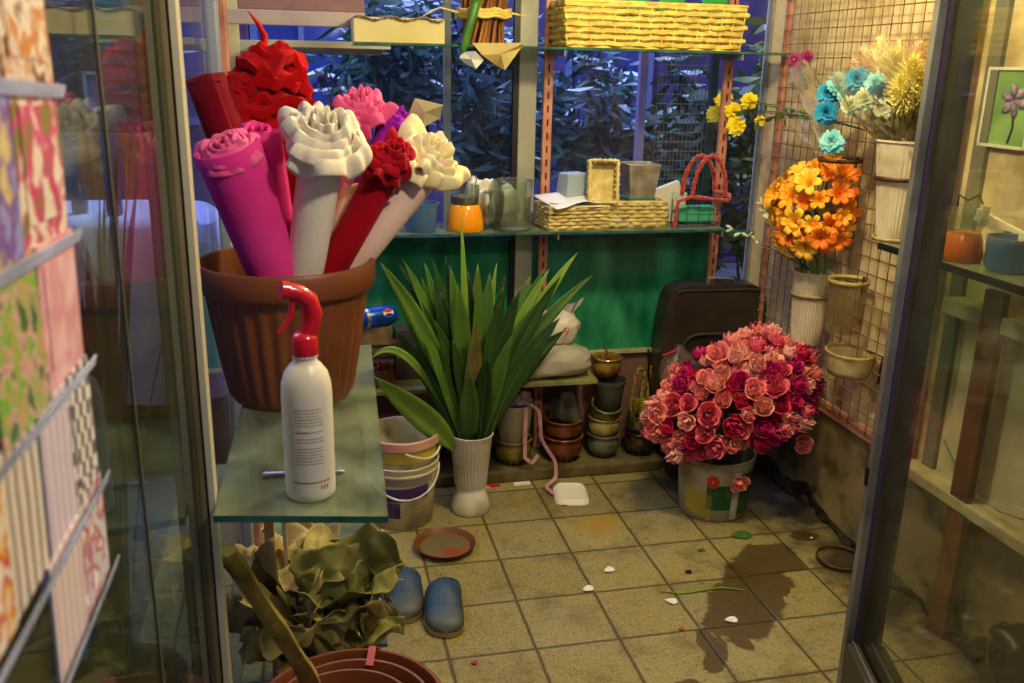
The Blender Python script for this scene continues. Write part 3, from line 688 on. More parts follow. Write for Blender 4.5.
# spray bottle
sx, sy = -.598, -1.955
t = thing('spray_bottle', 'white spray bottle with red trigger head standing on the glass counter shelf', 'bottle', (sx, sy, 1.001), .35); t.scale = (1.0, 1.0, 1.07)
b = B(); lathe(b, [(.030, 0), (.034, .004), (.0345, .012), (.0345, .14), (.0335, .155), (.029, .170), (.021, .180), (.0165, .184), (.016, .190), (.018, .191), (.018, .194), (.015, .196), (.015, .205), (0, .205)], 48)
obj('bottle_body', b, mat('milky_plastic', (222, 214, 192), .35, 0, sss=.2), t)
M_rp = mat('red_plastic', (200, 14, 28), .3, coat=.4)
b = B(); lathe(b, [(.0175, .192), (.0185, .194), (.018, .214), (.0165, .217), (.012, .222), (0, .222)], 40, flute=(20, .0006, .193, .213)); obj('collar', b, M_rp, t)
b = B(); tube(b, [(.004, 0, .216), (.010, 0, .232), (.013, 0, .246), (.008, 0, .262), (-.004, 0, .272), (-.014, 0, .276), (-.022, 0, .277)], [.013, .0145, .016, .0155, .0135, .012, .011], 16, flat=.85); obj('trigger_head', b, M_rp, t)
b = B(); tube(b, [(-.019, 0, .277), (-.029, 0, .279)], [.0125, .0115], 14); obj('nozzle', b, M_rp, t)
b = B(); tube(b, [(-.014, 0, .266), (-.016, 0, .250), (-.022, 0, .238), (-.030, 0, .228), (-.034, 0, .224)], [.006, .006, .0055, .0045, .003], 10, flat=.7); obj('trigger', b, M_rp, t)
def curved(rad, a0, a1, z0, z1, n=14): 
    b = B(); grid(b, lambda u, v: Vector((rad*cos(lerp(a0, a1, u)), rad*sin(lerp(a0, a1, u)), lerp(z0, z1, v))), n, 1); return b
b = B(); rnd = random.Random(5); z = .128
while z > .052:
    a = -2.45
    while a < -1.34:
        da = rnd.uniform(.05, .16)
        if a+da < -1.28: grid(b, lambda u, v, a=a, da=da, z=z: Vector((.0347*cos(a+da*u), .0347*sin(a+da*u), z+.0011*v)), 2, 1)
        a += da+.03
    z -= .0042 if rnd.random() > .12 else .009
obj('print_lines', b, mat('faded_print', (120, 108, 100), .6), t, smooth=False)
b = B(); grid(b, lambda u, v: Vector((.0348*cos(-2.6+1.55*u), .0348*sin(-2.6+1.55*u), .0285+.0016*v)), 14, 1)
for k in range(3):
    a = -1.5+.13*k; grid(b, lambda u, v, a=a: Vector((.0348*cos(a+.05*u), .0348*sin(a+.05*u), .018+.006*v)), 2, 1)
grid(b, lambda u, v: Vector((.0348*cos(-2.4+.5*u), .0348*sin(-2.4+.5*u), .098+.0016*v)), 6, 1)
obj('red_print', b, mat('red_print', (190, 50, 50), .6), t, smooth=False)
# pen
b = B(); tube(b, [(-.060, 0, 0), (-.057, 0, 0), (.048, 0, 0), (.06, 0, 0)], [.002, .0042, .0042, .001], 12); tag(obj('metal_pen', b, mat('steel', (150, 150, 160), .3, .9)), 'metal pen lying behind the spray bottle on the glass counter shelf', 'pen', loc=(-.607, -1.895, 1.0055), rotz=-.07)

# ------------------------------------------------------------------ cards in the rack at the far left
t = thing('card_rack', 'clear plastic pocket rack hung on the display pane at the far left', 'rack', (-.735, -2.62, 0))
RX0 = -.733; tl = .05   # rows fall slightly away from the camera
def cardpos(y, z): return Vector((RX0, y, z - tl*(y+2.55)))
rows = []
yE = atX(66, 93, RX0).y
for (px, py) in ((64, -48), (66, 91), (82, 226), (96, 344), (108, 455), (108, 560)): rows.append(atX(px, py, RX0).z)
M_pocket = glass_mat('pocket_plastic', (244, 245, 250), .5, .5, (200, 206, 232), rough=.2)
yfar = -2.562; ynear = -2.95
for i, z in enumerate(rows[1:]):
    b = B(); a, c = cardpos(yfar, z), cardpos(ynear, z)
    vs = [b.verts.new(Vector(v)-t.location) for v in (a+Vector((.006, 0, -.003)), c+Vector((.006, 0, -.003)), c+Vector((.008, 0, .004)), a+Vector((.008, 0, .004)))]
    b.faces.new(vs); obj('pocket_lip', b, M_pocket, t, smooth=False, solid=.001)
def card_mat(i, cols, style):
    m = bpy.data.materials.new('card_print'); m.use_nodes = True; nt = m.node_tree; N = nt.nodes; L = nt.links; p = N['Principled BSDF']; p.inputs['Roughness'].default_value = .3
    tc = N.new('ShaderNodeTexCoord'); mp = N.new('ShaderNodeMapping'); L.new(tc.outputs['Object'], mp.inputs[0]); mp.inputs['Location'].default_value = (i*3.7, i*1.3, i)
    if style == 'check':
        mp.inputs['Rotation'].default_value = (.2, 0, 0)
        x = N.new('ShaderNodeTexChecker'); x.inputs['Scale'].default_value = 110; L.new(mp.outputs[0], x.inputs[0]); f = x.outputs['Fac']
    elif style == 'stripe':
        x = N.new('ShaderNodeTexWave'); x.inputs['Scale'].default_value = 24; x.inputs['Distortion'].default_value = 1.5; x.bands_direction = 'Y'; L.new(mp.outputs[0], x.inputs[0]); f = x.outputs['Fac']
    else:
        x = N.new('ShaderNodeTexNoise'); x.inputs['Scale'].default_value = 60 if style == 'blot' else 34; x.inputs['Detail'].default_value = 3; L.new(mp.outputs[0], x.inputs[0]); f = x.outputs[0]
    r = N.new('ShaderNodeValToRGB'); r.color_ramp.interpolation = 'EASE' if style != 'check' else 'CONSTANT'
    e = r.color_ramp.elements; pos = [.36, .46, .54, .63] if style in ('blot', 'soft') else [0, .3, .5, .8]
    e[0].position = pos[0]; e[0].color = lin(cols[0])+(1,); e[1].position = pos[-1]; e[1].color = lin(cols[-1])+(1,)
    for k in range(1, len(cols)-1): q = e.new(pos[k]); q.color = lin(cols[k])+(1,)
    L.new(f, r.inputs[0]); L.new(r.outputs[0], p.inputs['Base Color']); return m
CC = [
 [(('blot'), [(214, 196, 180), (200, 120, 40), (230, 215, 190), (120, 60, 30)], 'cream greeting card with an amber drawing, top row at the rack edge'), ('soft', [(214, 170, 160), (196, 150, 140), (225, 190, 176), (190, 160, 130)], 'dusty pink card, top row nearest the camera')],
 [('blot', [(224, 205, 180), (228, 214, 190), (200, 60, 110), (120, 120, 40)], 'cream card with small magenta flowers, second row at the rack edge'), ('soft', [(90, 100, 160), (150, 150, 200), (110, 70, 150), (210, 190, 120)], 'blue and violet card, second row'), ('soft', [(190, 160, 110), (214, 190, 150), (150, 110, 70), (230, 214, 180)], 'tan card, second row nearest the camera')],
 [('soft', [(222, 160, 165), (214, 148, 155), (226, 170, 172), (232, 190, 190)], 'plain pink card, third row at the rack edge'), ('blot', [(200, 150, 110), (110, 170, 50), (214, 160, 150), (60, 110, 50)], 'green and brown patterned card, third row'), ('blot', [(180, 20, 30), (200, 30, 40), (235, 200, 60), (240, 220, 210)], 'red card with yellow marks, third row nearest the camera')],
 [('check', [(224, 218, 208), (110, 92, 96)], 'grey and white checked card, bottom row at the rack edge'), ('stripe', [(190, 165, 200), (214, 200, 214), (170, 140, 180), (224, 214, 205)], 'lilac card, bottom row beside the checked one'), ('stripe', [(226, 220, 200), (190, 180, 160), (236, 228, 214), (150, 110, 100)], 'white striped card, bottom row'), ('blot', [(228, 205, 180), (220, 160, 30), (200, 60, 60), (235, 225, 205)], 'yellow and cream card, bottom row nearest the camera')],
 [('blot', [(214, 205, 195), (200, 190, 205), (180, 60, 90), (230, 225, 215)], 'pale card with red marks showing lowest in the rack'), ('stripe', [(190, 180, 200), (214, 200, 200), (210, 90, 60), (228, 220, 210)], 'pale violet striped card showing lowest in the rack')]]
ci = 0
for ri in range(5):
    z1, z0 = rows[ri], rows[ri+1]
    cards = CC[ri] if ri < 4 else CC[ri]
    wd = (.098, .098, .088, .062, .070)[ri]
    if ri == 4: z0 = z1 - .07
    for k, (st, cols, lab) in enumerate(cards):
        yc = yfar - wd*(k+.5) - .003; hgt = (z1-z0)
        b = B(); zc = (z0+z1)/2 - tl*(yc+2.55)
        box(b, (0, 0, 0), (.0015, wd*.95, hgt*1.02), bev=0)
        o = obj('greeting_card', b, card_mat(ci, cols, st), smooth=False); ci += 1
        tag(o, lab, 'card', 'greeting cards in the plastic rack', loc=(RX0+.002+.001*(k % 2), yc, zc+.004), rot=(-math.atan(tl), U(-.02, .02), 0))
        if ri < 4 and k == 0:
            bb = B(); box(bb, (.0012, 0, 0), (.0005, wd*.72, hgt*.72)); obj('printed_panel', bb, card_mat(ci+20, cols[::-1], 'soft' if st != 'check' else 'check'), o, smooth=False)

# ------------------------------------------------------------------ pots, stick and dried leaves at lower left
def planter(label, loc, R, h, rim=.03, seed=0, m=None, rot=None):
    t = thing('planter', label, 'pot', loc)
    b = B(); lathe(b, [(R*.66, 0), (R*.70, .01), (R*.93, h-rim), (R*.98, h-rim), (R, h-rim+.006), (R, h-.003), (R*.985, h), (R*.95, h), (R*.93, h-.01), (R*.90, h-rim), (R*.68, .02), (0, .02)], 64); obj('body', b, m or M_terra, t)
    if rot: t.rotation_euler = rot
    return t
pc = Vector((-.545, -1.655))
planter('brown planter at the bottom edge, outermost of the nested three', (pc.x, pc.y, .0), .188, .40, .05)
planter('brown planter nested second in the stack at the bottom edge', (pc.x, pc.y-.015, .07), .160, .335, .03)
planter('brown planter innermost of the nested stack at the bottom edge', (pc.x-.012, pc.y-.045, .14), .135, .282, .03)
b = B(); P = bez((.11, .11, .40), (.135, .115, .33), (.15, .10, .22), 8); P = [Vector((pc.x+.055, pc.y+.155, .42)), Vector((pc.x+.065, pc.y+.182, .398)), Vector((pc.x+.067, pc.y+.192, .38)), Vector((pc.x+.066, pc.y+.19, .33))]
tube(b, [Vector((pc.x+.045, pc.y+.12, .40))]+P, .009, 6, flat=.15); tag(obj('plastic_strap', b, mat('pink_strap', (190, 90, 90), .5)), 'pink strap hooked over the rim of the brown planters', 'strap')
# wooden stick
pa = atX(226, 548, -.722); pb = atZ(322, 700, .33)
b = B(); P = [pa.lerp(pb, i/14) + Vector(nzv((i*.5, 0, 0), 1, 3))*.004 for i in range(15)]
tube(b, P, [.0165+.0015*sin(i*1.3)+.0003*i for i in range(15)], 7, flat=.7); c = (pa+pb)/2
tag(obj('wooden_stick', b, mat('old_yellow_wood', (188, 166, 72), .7, 0, (124, 100, 40), 5, .4, 30, stretch=(3, 3, .5), dirt=(50, 38, 14), dscale=8), bev=0), 'old yellowish wooden stick leaning out of the nested brown planters', 'stick')
# dried leaves
M_dry = [mat('dry_leaf_a', (176, 160, 90), .75, 0, (132, 116, 58), 10, .5, 30, dirt=(64, 50, 20), dscale=10), mat('dry_leaf_b', (146, 142, 70), .75, 0, (104, 102, 46), 10, .5, 30), mat('dry_leaf_c', (196, 178, 114), .75, 0, (150, 132, 74), 10, .5, 30)]
def dry_leaf(seed, w, l, curl):
    b = B()
    def f(u, v):
        x = (u-.5)*w*math.sqrt(max(0, math.sin(pi*min(max(v*.94+.04, 0), 1))))*1.0; y = (v-.5)*l
        q = nzv((u*2.2, v*2.2, 0), 1, seed); q2 = nzv((u*6, v*6, 0), 1, seed+9)
        q3 = nzv((u*11, v*9, 2), 1, seed+4); z = curl*(abs(u-.5)*2)**2 + .055*q.z + .034*q2.z + .014*q3.z - .006*math.exp(-((u-.5)*14)**2)
        return Vector((x+.025*q.x+.008*q2.x, y+.025*q.y+.012*q2.y, z))
    grid(b, f, 34, 38); return b
lp = [(388, 570, .46, 1.0), (330, 585, .45, 0), (300, 600, .43, 0), (350, 615, .42, 0), (375, 600, .44, 1), (290, 575, .47, 0), (320, 635, .38, 1), (360, 580, .49, 0), (270, 625, .36, 0), (345, 560, .50, 1), (370, 630, .37, 0), (305, 560, .46, 0), (282, 652, .33, 1), (382, 612, .41, 0)]
for i, (px, py, z, _) in enumerate(lp):
    p = atZ(px-8, py, z-.03); p.z = z-.03
    o = obj('dried_leaf', dry_leaf(50+i, .13+.02*(i % 3), .17+.02*(i % 4), .03+.02*(i % 3)), M_dry[i % 3], solid=.0008)
    tag(o, 'large crumpled dry leaf in the olive pile beside the clogs', 'leaf', 'dry leaves piled on the lower glass shelf', loc=(min(p.x, -.525), p.y, p.z), rot=(U(-.5, .5), U(-.5, .5), U(0, 6.28)))
    b2 = B(); tube(b2, [(0, -.10, .0), (0, -.13, .003)], .002, 5); obj('leaf_stalk', b2, M_dry[0], o)
# more foliage on the floor left, seen through the display pane
for i, (x, y, z) in enumerate(((-.66, -1.05, .02), (-.60, -.85, .02), (-.55, -1.2, .02), (-.66, -1.28, .03))):
    o = obj('dried_leaf', dry_leaf(90+i, .16, .2, .04), M_dry[i % 3], solid=.0008)
    tag(o, 'dry leaf lying on the floor below the lower glass shelf', 'leaf', 'dry leaves on the floor under the shelf', loc=(x, y, z+.05), rot=(U(-.3, .3), U(-.3, .3), U(0, 6)))

# ------------------------------------------------------------------ clogs
def clog(label, pc_, rz, flip):
    t = thing('clog', label, 'clog', (pc_[0], pc_[1], .002), rz)
    L_, W_ = .285, .112
    def outline(v):  # half width along the length, 0 = heel, 1 = toe
        return W_/2*(.86 + .20*v)*math.sqrt(max(0, 1-abs(2*v-1)**5.0))
    def cx(v): return flip*.008*sin(v*pi)
    def upper(u, v):
        a = (u-.5)*pi; hw = outline(v)
        hgt = .034 + .040*math.exp(-((v-.46)/.26)**2)
        hgt *= math.sqrt(max(0, 1-abs(2*v-1)**6)); 
        return Vector((cx(v)+hw*sin(a), -(v-.5)*L_, .017 + hgt*max(0, cos(a))**.5))
    b = B()
    v0 = .40
    grid(b, lambda u, v: upper(u, lerp(v0, 1, v)), 26, 22)



    def heel(u, v):
        a = pi*u; q = lerp(0, v0+.02, 1-abs(2*u-1)); k = v0+.02
        vv = abs(2*u-1)*k; s = -1 if u < .5 else 1; hw = outline(max(vv, .012))
        top = .010+.030*(vv/k)**3
        return Vector((cx(vv)+s*hw*(1 if vv > .012 else vv/.012), -(vv-.5)*L_, .018+top*v))
    grid(b, heel, 50, 4)
    up = obj('upper', b, None, t, solid=.004)
    up.data.materials.append(CLOG)
    b = B()
    lowr = [b.verts.new((0, 0, 0))]; b.clear()
    n = 60
    def ring(z, k):
        r = []
        for i in range(n):
            a = 2*pi*i/n; v = .5-.5*cos(a); s = 1 if sin(a) >= 0 else -1
            hw = outline(v)*k+.001; r.append(b.verts.new((cx(v)+s*hw if abs(sin(a)) > 1e-6 else cx(v), -(v-.5)*L_*(1+.03*(k-1)*3), z+(.006*(v-.75)**2*4 if v > .75 else 0))))
        return r
    R1, R2, R3 = ring(0, .96), ring(.008, 1.05), ring(.016, 1.05)
    for A, C in ((R1, R2), (R2, R3)):
        for j in range(n): b.faces.new((A[j], A[(j+1) % n], C[(j+1) % n], C[j]))
    b.faces.new(R1[::-1]); b.faces.new(R3)
    obj('sole', b, mat('yellowed_sole', (182, 164, 96), .6, 0, (150, 130, 70), 20), t)
    return t
def clog_mat():
    m = mat('blue_clog_rubber', (54, 84, 112), .5, 0, (40, 66, 90), 8, dirt=(84, 80, 66), dscale=7, damt=.55); nt = m.node_tree; N = nt.nodes; L = nt.links; p = N['Principled BSDF']
    tc = N.new('ShaderNodeTexCoord'); sp = N.new('ShaderNodeSeparateXYZ'); L.new(tc.outputs['Object'], sp.inputs[0])
    def M(op, a, c=0):
        x = N.new('ShaderNodeMath'); x.operation = op
        for i, v in ((0, a), (1, c)):
            if hasattr(v, 'links'): L.new(v, x.inputs[i])
            else: x.inputs[i].default_value = v
        return x.outputs[0]
    k = 2*pi/.017
    s1 = M('SINE', M('MULTIPLY', M('ADD', sp.outputs[0], sp.outputs[1]), k)); s2 = M('SINE', M('MULTIPLY', M('SUBTRACT', sp.outputs[0], sp.outputs[1]), k))
    h = M('GREATER_THAN', M('MULTIPLY', s1, s2), .30)
    inb = M('MULTIPLY', M('GREATER_THAN', sp.outputs[1], -.075), M('LESS_THAN', sp.outputs[1], .012)); 
    f = M('MULTIPLY', h, inb)
    x = N.new('ShaderNodeMix'); x.data_type = 'RGBA'; L.new(f, x.inputs[0]); src = p.inputs['Base Color'].links[0].from_socket
    tm = N.new('ShaderNodeMapRange'); tm.inputs[1].default_value = -.07; tm.inputs[2].default_value = -.115; L.new(sp.outputs[1], tm.inputs[0]); mu = N.new('ShaderNodeMix'); mu.data_type = 'RGBA'; L.new(M('MULTIPLY', tm.outputs[0], .6), mu.inputs[0]); L.new(src, mu.inputs[6]); mu.inputs[7].default_value = lin((92, 90, 70))+(1,); src = mu.outputs[2]
    L.new(src, x.inputs[6]); x.inputs[7].default_value = lin((14, 18, 26))+(1,); L.new(x.outputs[2], p.inputs['Base Color']); return m
CLOG = clog_mat()
a, c = atZ(407, 610), atZ(406, 572)
clog('faded blue perforated clog, the left one of the pair beside the dry leaves', (-.347, -.672), radians(-3), 1)
clog('faded blue perforated clog, the right one of the pair, toe nearer the camera', (-.222, -.765), radians(-8), -1)

# saucer on the floor
p = atZ(445, 546, .01)
t = thing('saucer', 'brown plastic plant saucer on the floor in front of the white vase', 'saucer', (p.x, p.y, 0))
b = B(); lathe(b, [(.083, 0), (.088, .004), (.102, .024), (.105, .026), (.103, .028), (.098, .024), (.085, .007), (0, .006)], 64); obj('dish', b, mat('saucer_brown', (122, 68, 32), .5, 0, (100, 56, 26), 6), t)
b = B(); lathe(b, [(.086, .012), (.0, .0125)], 40, cap=False); obj('muddy_water', b, mat('muddy_water', (110, 98, 62), .3, 0, (140, 70, 40), 9, lo=.5, hi=.62), t)

# white polystyrene tray
p = atZ(571, 492, .02)
t = thing('foam_tray', 'small white polystyrene tray lying upside down on the floor by the ribbon', 'tray', (p.x, p.y, .004), -.18)
b = B()
def bev_ring(w, d, r, z, n=40):
    R = []
    for i in range(n):
        a = 2*pi*i/n; ca, sa = cos(a), sin(a); k = (abs(ca)**5+abs(sa)**5)**(-1/5)
        R.append(b.verts.new((w*ca*k, d*sa*k, z)))
    return R
rs = [bev_ring(.062, .074, 0, 0), bev_ring(.066, .078, 0, .003), bev_ring(.056, .068, 0, .02), bev_ring(.050, .062, 0, .022), bev_ring(.044, .056, 0, .017), bev_ring(.02, .03, 0, .016)]
for A, C in zip(rs, rs[1:]):
    for j in range(40): b.faces.new((A[j], A[(j+1) % 40], C[(j+1) % 40], C[j]))
b.faces.new(rs[-1]); b.faces.new(rs[0][::-1]); obj('tray_body', b, mat('polystyrene', (232, 228, 212), .5), t); t.rotation_euler = (.06, 0, -.18)

# petals, scraps and the stem on the floor
def petal(name, label, px, py, r, m, group=None, asp=1.4, rot=0, cat='petal'):
    p = atZ(px, py); b = B()
    grid(b, lambda u, v: Vector((r*asp*v*cos(2*pi*u), r*v*sin(2*pi*u)*(1+.25*cos(2*pi*u)), .003+.003*v*v*(.4+.6*sin(4*pi*u)))), 14, 4, True)
    tag(obj(name, b, m, solid=.0008), label, cat, group, loc=(p.x, p.y, .001), rotz=rot)
MP = mat('white_petal', (236, 232, 214), .5)
for (px, py, l) in ((588, 590, 'white petal on the floor nearest the clogs'), (609, 571, 'white petal on the floor, farthest back of the four'), (671, 602, 'white petal on the floor in the middle of the tiles'), (731, 621, 'white petal lying on the dark wet stain')):
    petal('flower_petal', l, px, py, .0145, MP, rot=U(-.5, .5))
petal('flower_petal', 'pink petal beside the end of the kerb', 662, 470, .013, mat('pink_petal', (225, 120, 120), .6))
petal('flower_petal', 'small magenta petal on the front tiles right of the planters', 474, 664, .007, mat('magenta_petal', (170, 30, 80), .6))
petal('flower_petal', 'red petal next to the white tray', 564, 506, .009, mat('red_petal', (190, 50, 40), .6))
petal('flower_petal', 'salmon petal at the foot of the white vase', 487, 489, .012, mat('salmon_petal', (230, 140, 100), .6))
petal('flower_petal', 'pinkish petal in the tile row left of the rose bucket', 664, 495, .010, mat('pale_red_petal', (200, 110, 80), .6))
petal('flower_petal', 'tiny red petal on the tiles near the green stem', 681, 630, .006, mat('red_petal', (190, 50, 40), .6))
petal('paper_scrap', 'tiny white scrap near the foot of the right wall', 811, 539, .005, MP, cat='scrap')
petal('green_leaf', 'flat green leaf fallen in front of the rose bucket', 741, 536, .026, mat('leaf_green', (70, 110, 40), .5), cat='leaf')
petal('green_leaf', 'tiny dark green leaf on the tile left of the wet stain', 701, 551, .009, mat('leaf_green', (70, 110, 40), .5), cat='leaf')
petal('debris_crumb', 'tiny black crumb left of the wet stain', 688, 573, .009, M_dark, cat='crumb')
a, c = atZ(659, 592), atZ(744, 591); b = B(); m_ = (a+c)/2; tube(b, [a-m_+Vector((0, 0, .004)), Vector((-.07, -.004, .004)), Vector((0, 0, .004)), Vector((.07, .004, .004)), c-m_+Vector((0, 0, .004))], [.002, .004, .0045, .004, .0025], 6, flat=.6)
tag(obj('green_stalk', b, mat('stem_green', (110, 140, 40), .5)), 'long green flower stem lying across the tiles to the wet stain', 'blade', loc=m_)  # green flower stem fallen on the tiles
p = atZ(522, 484); b = B(); box(b, (0, 0, .002), (.066, .026, .003)); tag(obj('paper_strip', b, mat('white_strip', (232, 230, 222), .5), smooth=False), 'white paper strip on the floor in front of the brown glazed pots', 'paper', loc=(p.x, p.y+.0, 0), rotz=.05)
p = atZ(493, 486); b = B(); box(b, (0, 0, .004), (.05, .02, .006), bev=.002); tag(obj('paper_scrap', b, mat('red_scrap', (190, 40, 50), .5), smooth=False), 'red wrapper scrap beside the white vase foot', 'scrap', loc=(p.x, p.y, 0), rotz=.2)

# ------------------------------------------------------------------ pots on the kerb
def glaze(n, c, c2, g=.25): return mat(n, c, g, 0, c2, 14, .1, coat=.5, dirt=(40, 30, 18), dscale=9, damt=.5)
G = dict(gold=glaze('olive_gold_glaze', (140, 118, 36), (84, 70, 26)), brown=glaze('brown_glaze', (122, 62, 24), (80, 38, 16)),
         grey=glaze('grey_glaze', (112, 112, 92), (74, 74, 58)), cream=glaze('cream_olive_glaze', (176, 164, 92), (124, 112, 52)),
         dark=glaze('dark_brown_glaze', (82, 60, 34), (48, 34, 20)), olive=glaze('olive_glaze', (104, 96, 34), (64, 58, 22)))
def bowl_pot(label, x, y, z, R, h, m, rot=None, petals=True):
    t = thing('glazed_pot', label, 'pot', (x, y, z))
    if rot: t.rotation_euler = rot
    b = B(); lathe(b, [(R*.60, 0), (R*.74, .006), (R*.93, h*.35), (R*.95, h*.6), (R*.86, h*.80), (R*.84, h*.84), (R*.98, h*.92), (R, h*.97), (R*.97, h), (R*.88, h), (R*.80, h*.85), (R*.8, h*.3), (0, h*.12)], 48); obj('body', b, m, t)
    if petals:
        b = B()
        for k in range(18):
            a = 2*pi*k/18; c_, s_ = cos(a), sin(a)
            def q(u, v): 
                rr = (R*.72 + (R*.93-R*.72)*v)+.002; aa = a+(u-.5)*.22*(1-v)*1.2; return Vector((rr*cos(aa), rr*sin(aa), .004+h*.32*v))
            grid(b, q, 2, 4)
        obj('dark_flutes', b, M_dark, t)
    return t
KZ = .05
def kp(px, y=.165): return atY(px, 460, y).x
R_ = .068; h_ = .098
x1, x2, x3, x4 = kp(513), kp(562), kp(602), kp(638)
bowl_pot('olive gold glazed pot under the fluted silver vase, leftmost on the kerb', x1, .165, KZ, .078, .105, G['gold'])
t = fluted_cone('fluted_vase', 'silvery fluted vase holding a lilac bag, standing on the leftmost gold pot', (x1, .165, KZ+.095), .155, .075, .055, mat('silver_beige_glaze', (176, 168, 146), .35, .3, (140, 130, 108), 8), .003)
bowl_pot('brown glazed pot on the kerb, lower of the brown pair', x2, .165, KZ, .084, .105, G['brown'])
bowl_pot('brown glazed pot stacked on the other brown one, cellophane inside', x2, .165, KZ+.090, .080, .085, G['brown'], petals=False)
bowl_pot('grey glazed pot on the kerb, lowest of the tallest stack', x3, .165, KZ, .068, .10, G['grey'])
bowl_pot('cream glazed pot, second from the bottom of the tallest stack', x3, .165, KZ+.088, .068, .085, G['cream'], petals=False)
bowl_pot('dark olive pot tipped towards the camera in the tallest stack', x3, .165, KZ+.165, .066, .075, G['olive'], rot=(.35, 0, 0), petals=False)
t = thing('plastic_pot', 'tapered dark grey plastic pot set into the tallest stack', 'pot', (x3+.01, .15, KZ+.205))
b = B(); lathe(b, [(.045, 0), (.047, .002), (.062, .115), (.066, .115), (.067, .13), (.063, .13), (.058, .10), (.044, .01), (0, .01)], 40); obj('body', b, mat('dark_grey_plastic', (72, 72, 62), .55, 0, (56, 56, 48), 9), t)
bowl_pot('small gold and red glazed pot with a twig, top of the tallest stack', x3+.01, .20, KZ+.33, .062, .085, glaze('gold_red_glaze', (150, 128, 50), (110, 44, 26)), petals=False)
b = B(); tube(b, [(0, 0, 0), (.01, 0, .05), (-.012, 0, .09)], [.006, .005, .003], 6); tag(obj('twig', b, mat('twig_brown', (110, 60, 40), .7)), 'short brown twig sticking out of the topmost glazed pot', 'twig', loc=(x3, .2, KZ+.38))
bowl_pot('dark brown glazed pot at the right end of the kerb', x4, .165, KZ, .070, .10, G['dark'])
bowl_pot('olive glazed pot holding the gold ribbon hoops', x4, .165, KZ+.088, .066, .085, G['olive'], petals=False)
b = B(); tube(b, [(.075*cos(2*pi*i/30), .075*sin(2*pi*i/30), 0) for i in range(30)], .004, 6, True); tag(obj('wire_hoop', b, M_black), 'thin dark hoop slanting across the front of the gold ribbon pots', 'hoop', loc=(x4, .12, KZ+.15), rot=(.5, .45, 0))
# hoops and ribbon
M_goldr = mat('gold_ribbon', (190, 176, 40), .22, .55, (226, 214, 96), 16)
for i, (dx, dy, hh, l) in enumerate(((-.018, .0, .22, 'twisted straw hoop with gold ribbon, left of the three on the olive pot'), (.012, .02, .215, 'twisted straw hoop, middle of the three on the olive pot'), (.036, .035, .20, 'twisted straw hoop, right of the three on the olive pot'))):
    b = B(); P = [(.038*cos(pi*(k/20))*(1), 0, hh*.35+hh*.65*sin(pi*k/20)) for k in range(21)]; P = [(.040, 0, 0)]+P+[(-.040, 0, 0)]
    P2 = [Vector(p_)+Vector((.003*sin(j*2.4), .003*cos(j*2.4), 0)) for j, p_ in enumerate(P)]
    tube(b, P2, .0055, 7); o = tag(obj('straw_hoop', b, mat('dark_straw_twist', (176, 150, 62), .5, 0, (92, 68, 26), 60)), l, 'hoop', loc=(x4+dx, .165+dy, KZ+.15), rot=(.0, .16*(i), .5+.3*i))
t = thing('gold_bow', 'shiny gold ribbon bow tied over the olive pot', 'bow', (x4+.0, .11, KZ+.205)); t.scale = (1.3,)*3
for k in range(9):
    b = B(); a = U(0, 2*pi); L1 = U(.045, .07); h1 = U(.0, .05); a = 2*pi*k/9+U(-.3, .3)
    P = bez((0, 0, 0), (L1*cos(a)*1.3, -.02+L1*.5*sin(a), .03+L1*.8*sin(a)), (L1*cos(a)*.9, -.035, -.012+L1*.6*sin(a)), 8)
    tube(b, P, .017, 8, flat=.08, up=(.5*sin(a), -.8, .5*cos(a))); obj('ribbon_loop', b, M_goldr, t)
# lilac bag and ribbon in the fluted vase
b = B(); crumple(b, (0, 0, 0), (.065, .05, .05), .5, 77, 22); tag(obj('gift_bag', b, mat('lilac_film', (150, 130, 138), .35, .1, (110, 92, 100), 8, .5)), 'lilac grey wrapping film stuffed into the fluted silver vase', 'wrapping', loc=(x1-.0, .165, KZ+.215))
rb = [atY(524, 402, .10), atY(540, 410, .08), atY(541, 440, .07), atY(556, 462, .03), atY(556, 478, .02), Vector((atZ(545, 492).x, atZ(545, 492).y, .02)), Vector((atZ(560, 500).x, atZ(560, 500).y, .006))]
b = B(); P = []
for i in range(len(rb)-1):
    for k in range(5): P.append(rb[i].lerp(rb[i+1], k/5))
for i in range(2, len(P)-2): P[i] = (P[i-1]+P[i]+P[i+1])/3
tube(b, P+[rb[-1]], .0085, 6, flat=.09, up=(.3, .8, .3)); tag(obj('ribbon', b, mat('pink_satin', (206, 158, 152), .35, 0, (178, 126, 124), 30)), 'long pink satin ribbon trailing down the brown pots to the floor', 'ribbon')
rb = [atY(526, 408, .075), atY(525, 440, .07), atY(525, 458, .065), atY(532, 463, .05), atY(538, 455, .045)]
b = B(); P = []
for i in range(len(rb)-1):
    for k in range(4): P.append(rb[i].lerp(rb[i+1], k/4))
tube(b, P+[rb[-1]], .0085, 6, flat=.09, up=(.2, 1, 0)); tag(obj('ribbon', b, mat('pink_satin', (205, 150, 140), .35)), 'shorter pink ribbon hanging in front of the fluted silver vase', 'ribbon')
b = B(); a_ = radians(14)
grid(b, lambda u, v: Vector((.02+(u-.5)*.10*(1-.55*v*v)+.012*nzv((u*2, v*3, 0), 1, 4).x, .03*sin(u*6)*(1-v)+.02*(v)-.01, .125*v)), 14, 10); grid(b, lambda u, v: Vector((-.02+(u-.5)*.08*(1-.3*v), .02*cos(u*5), .09*v+.015*sin(u*4))), 12, 6)
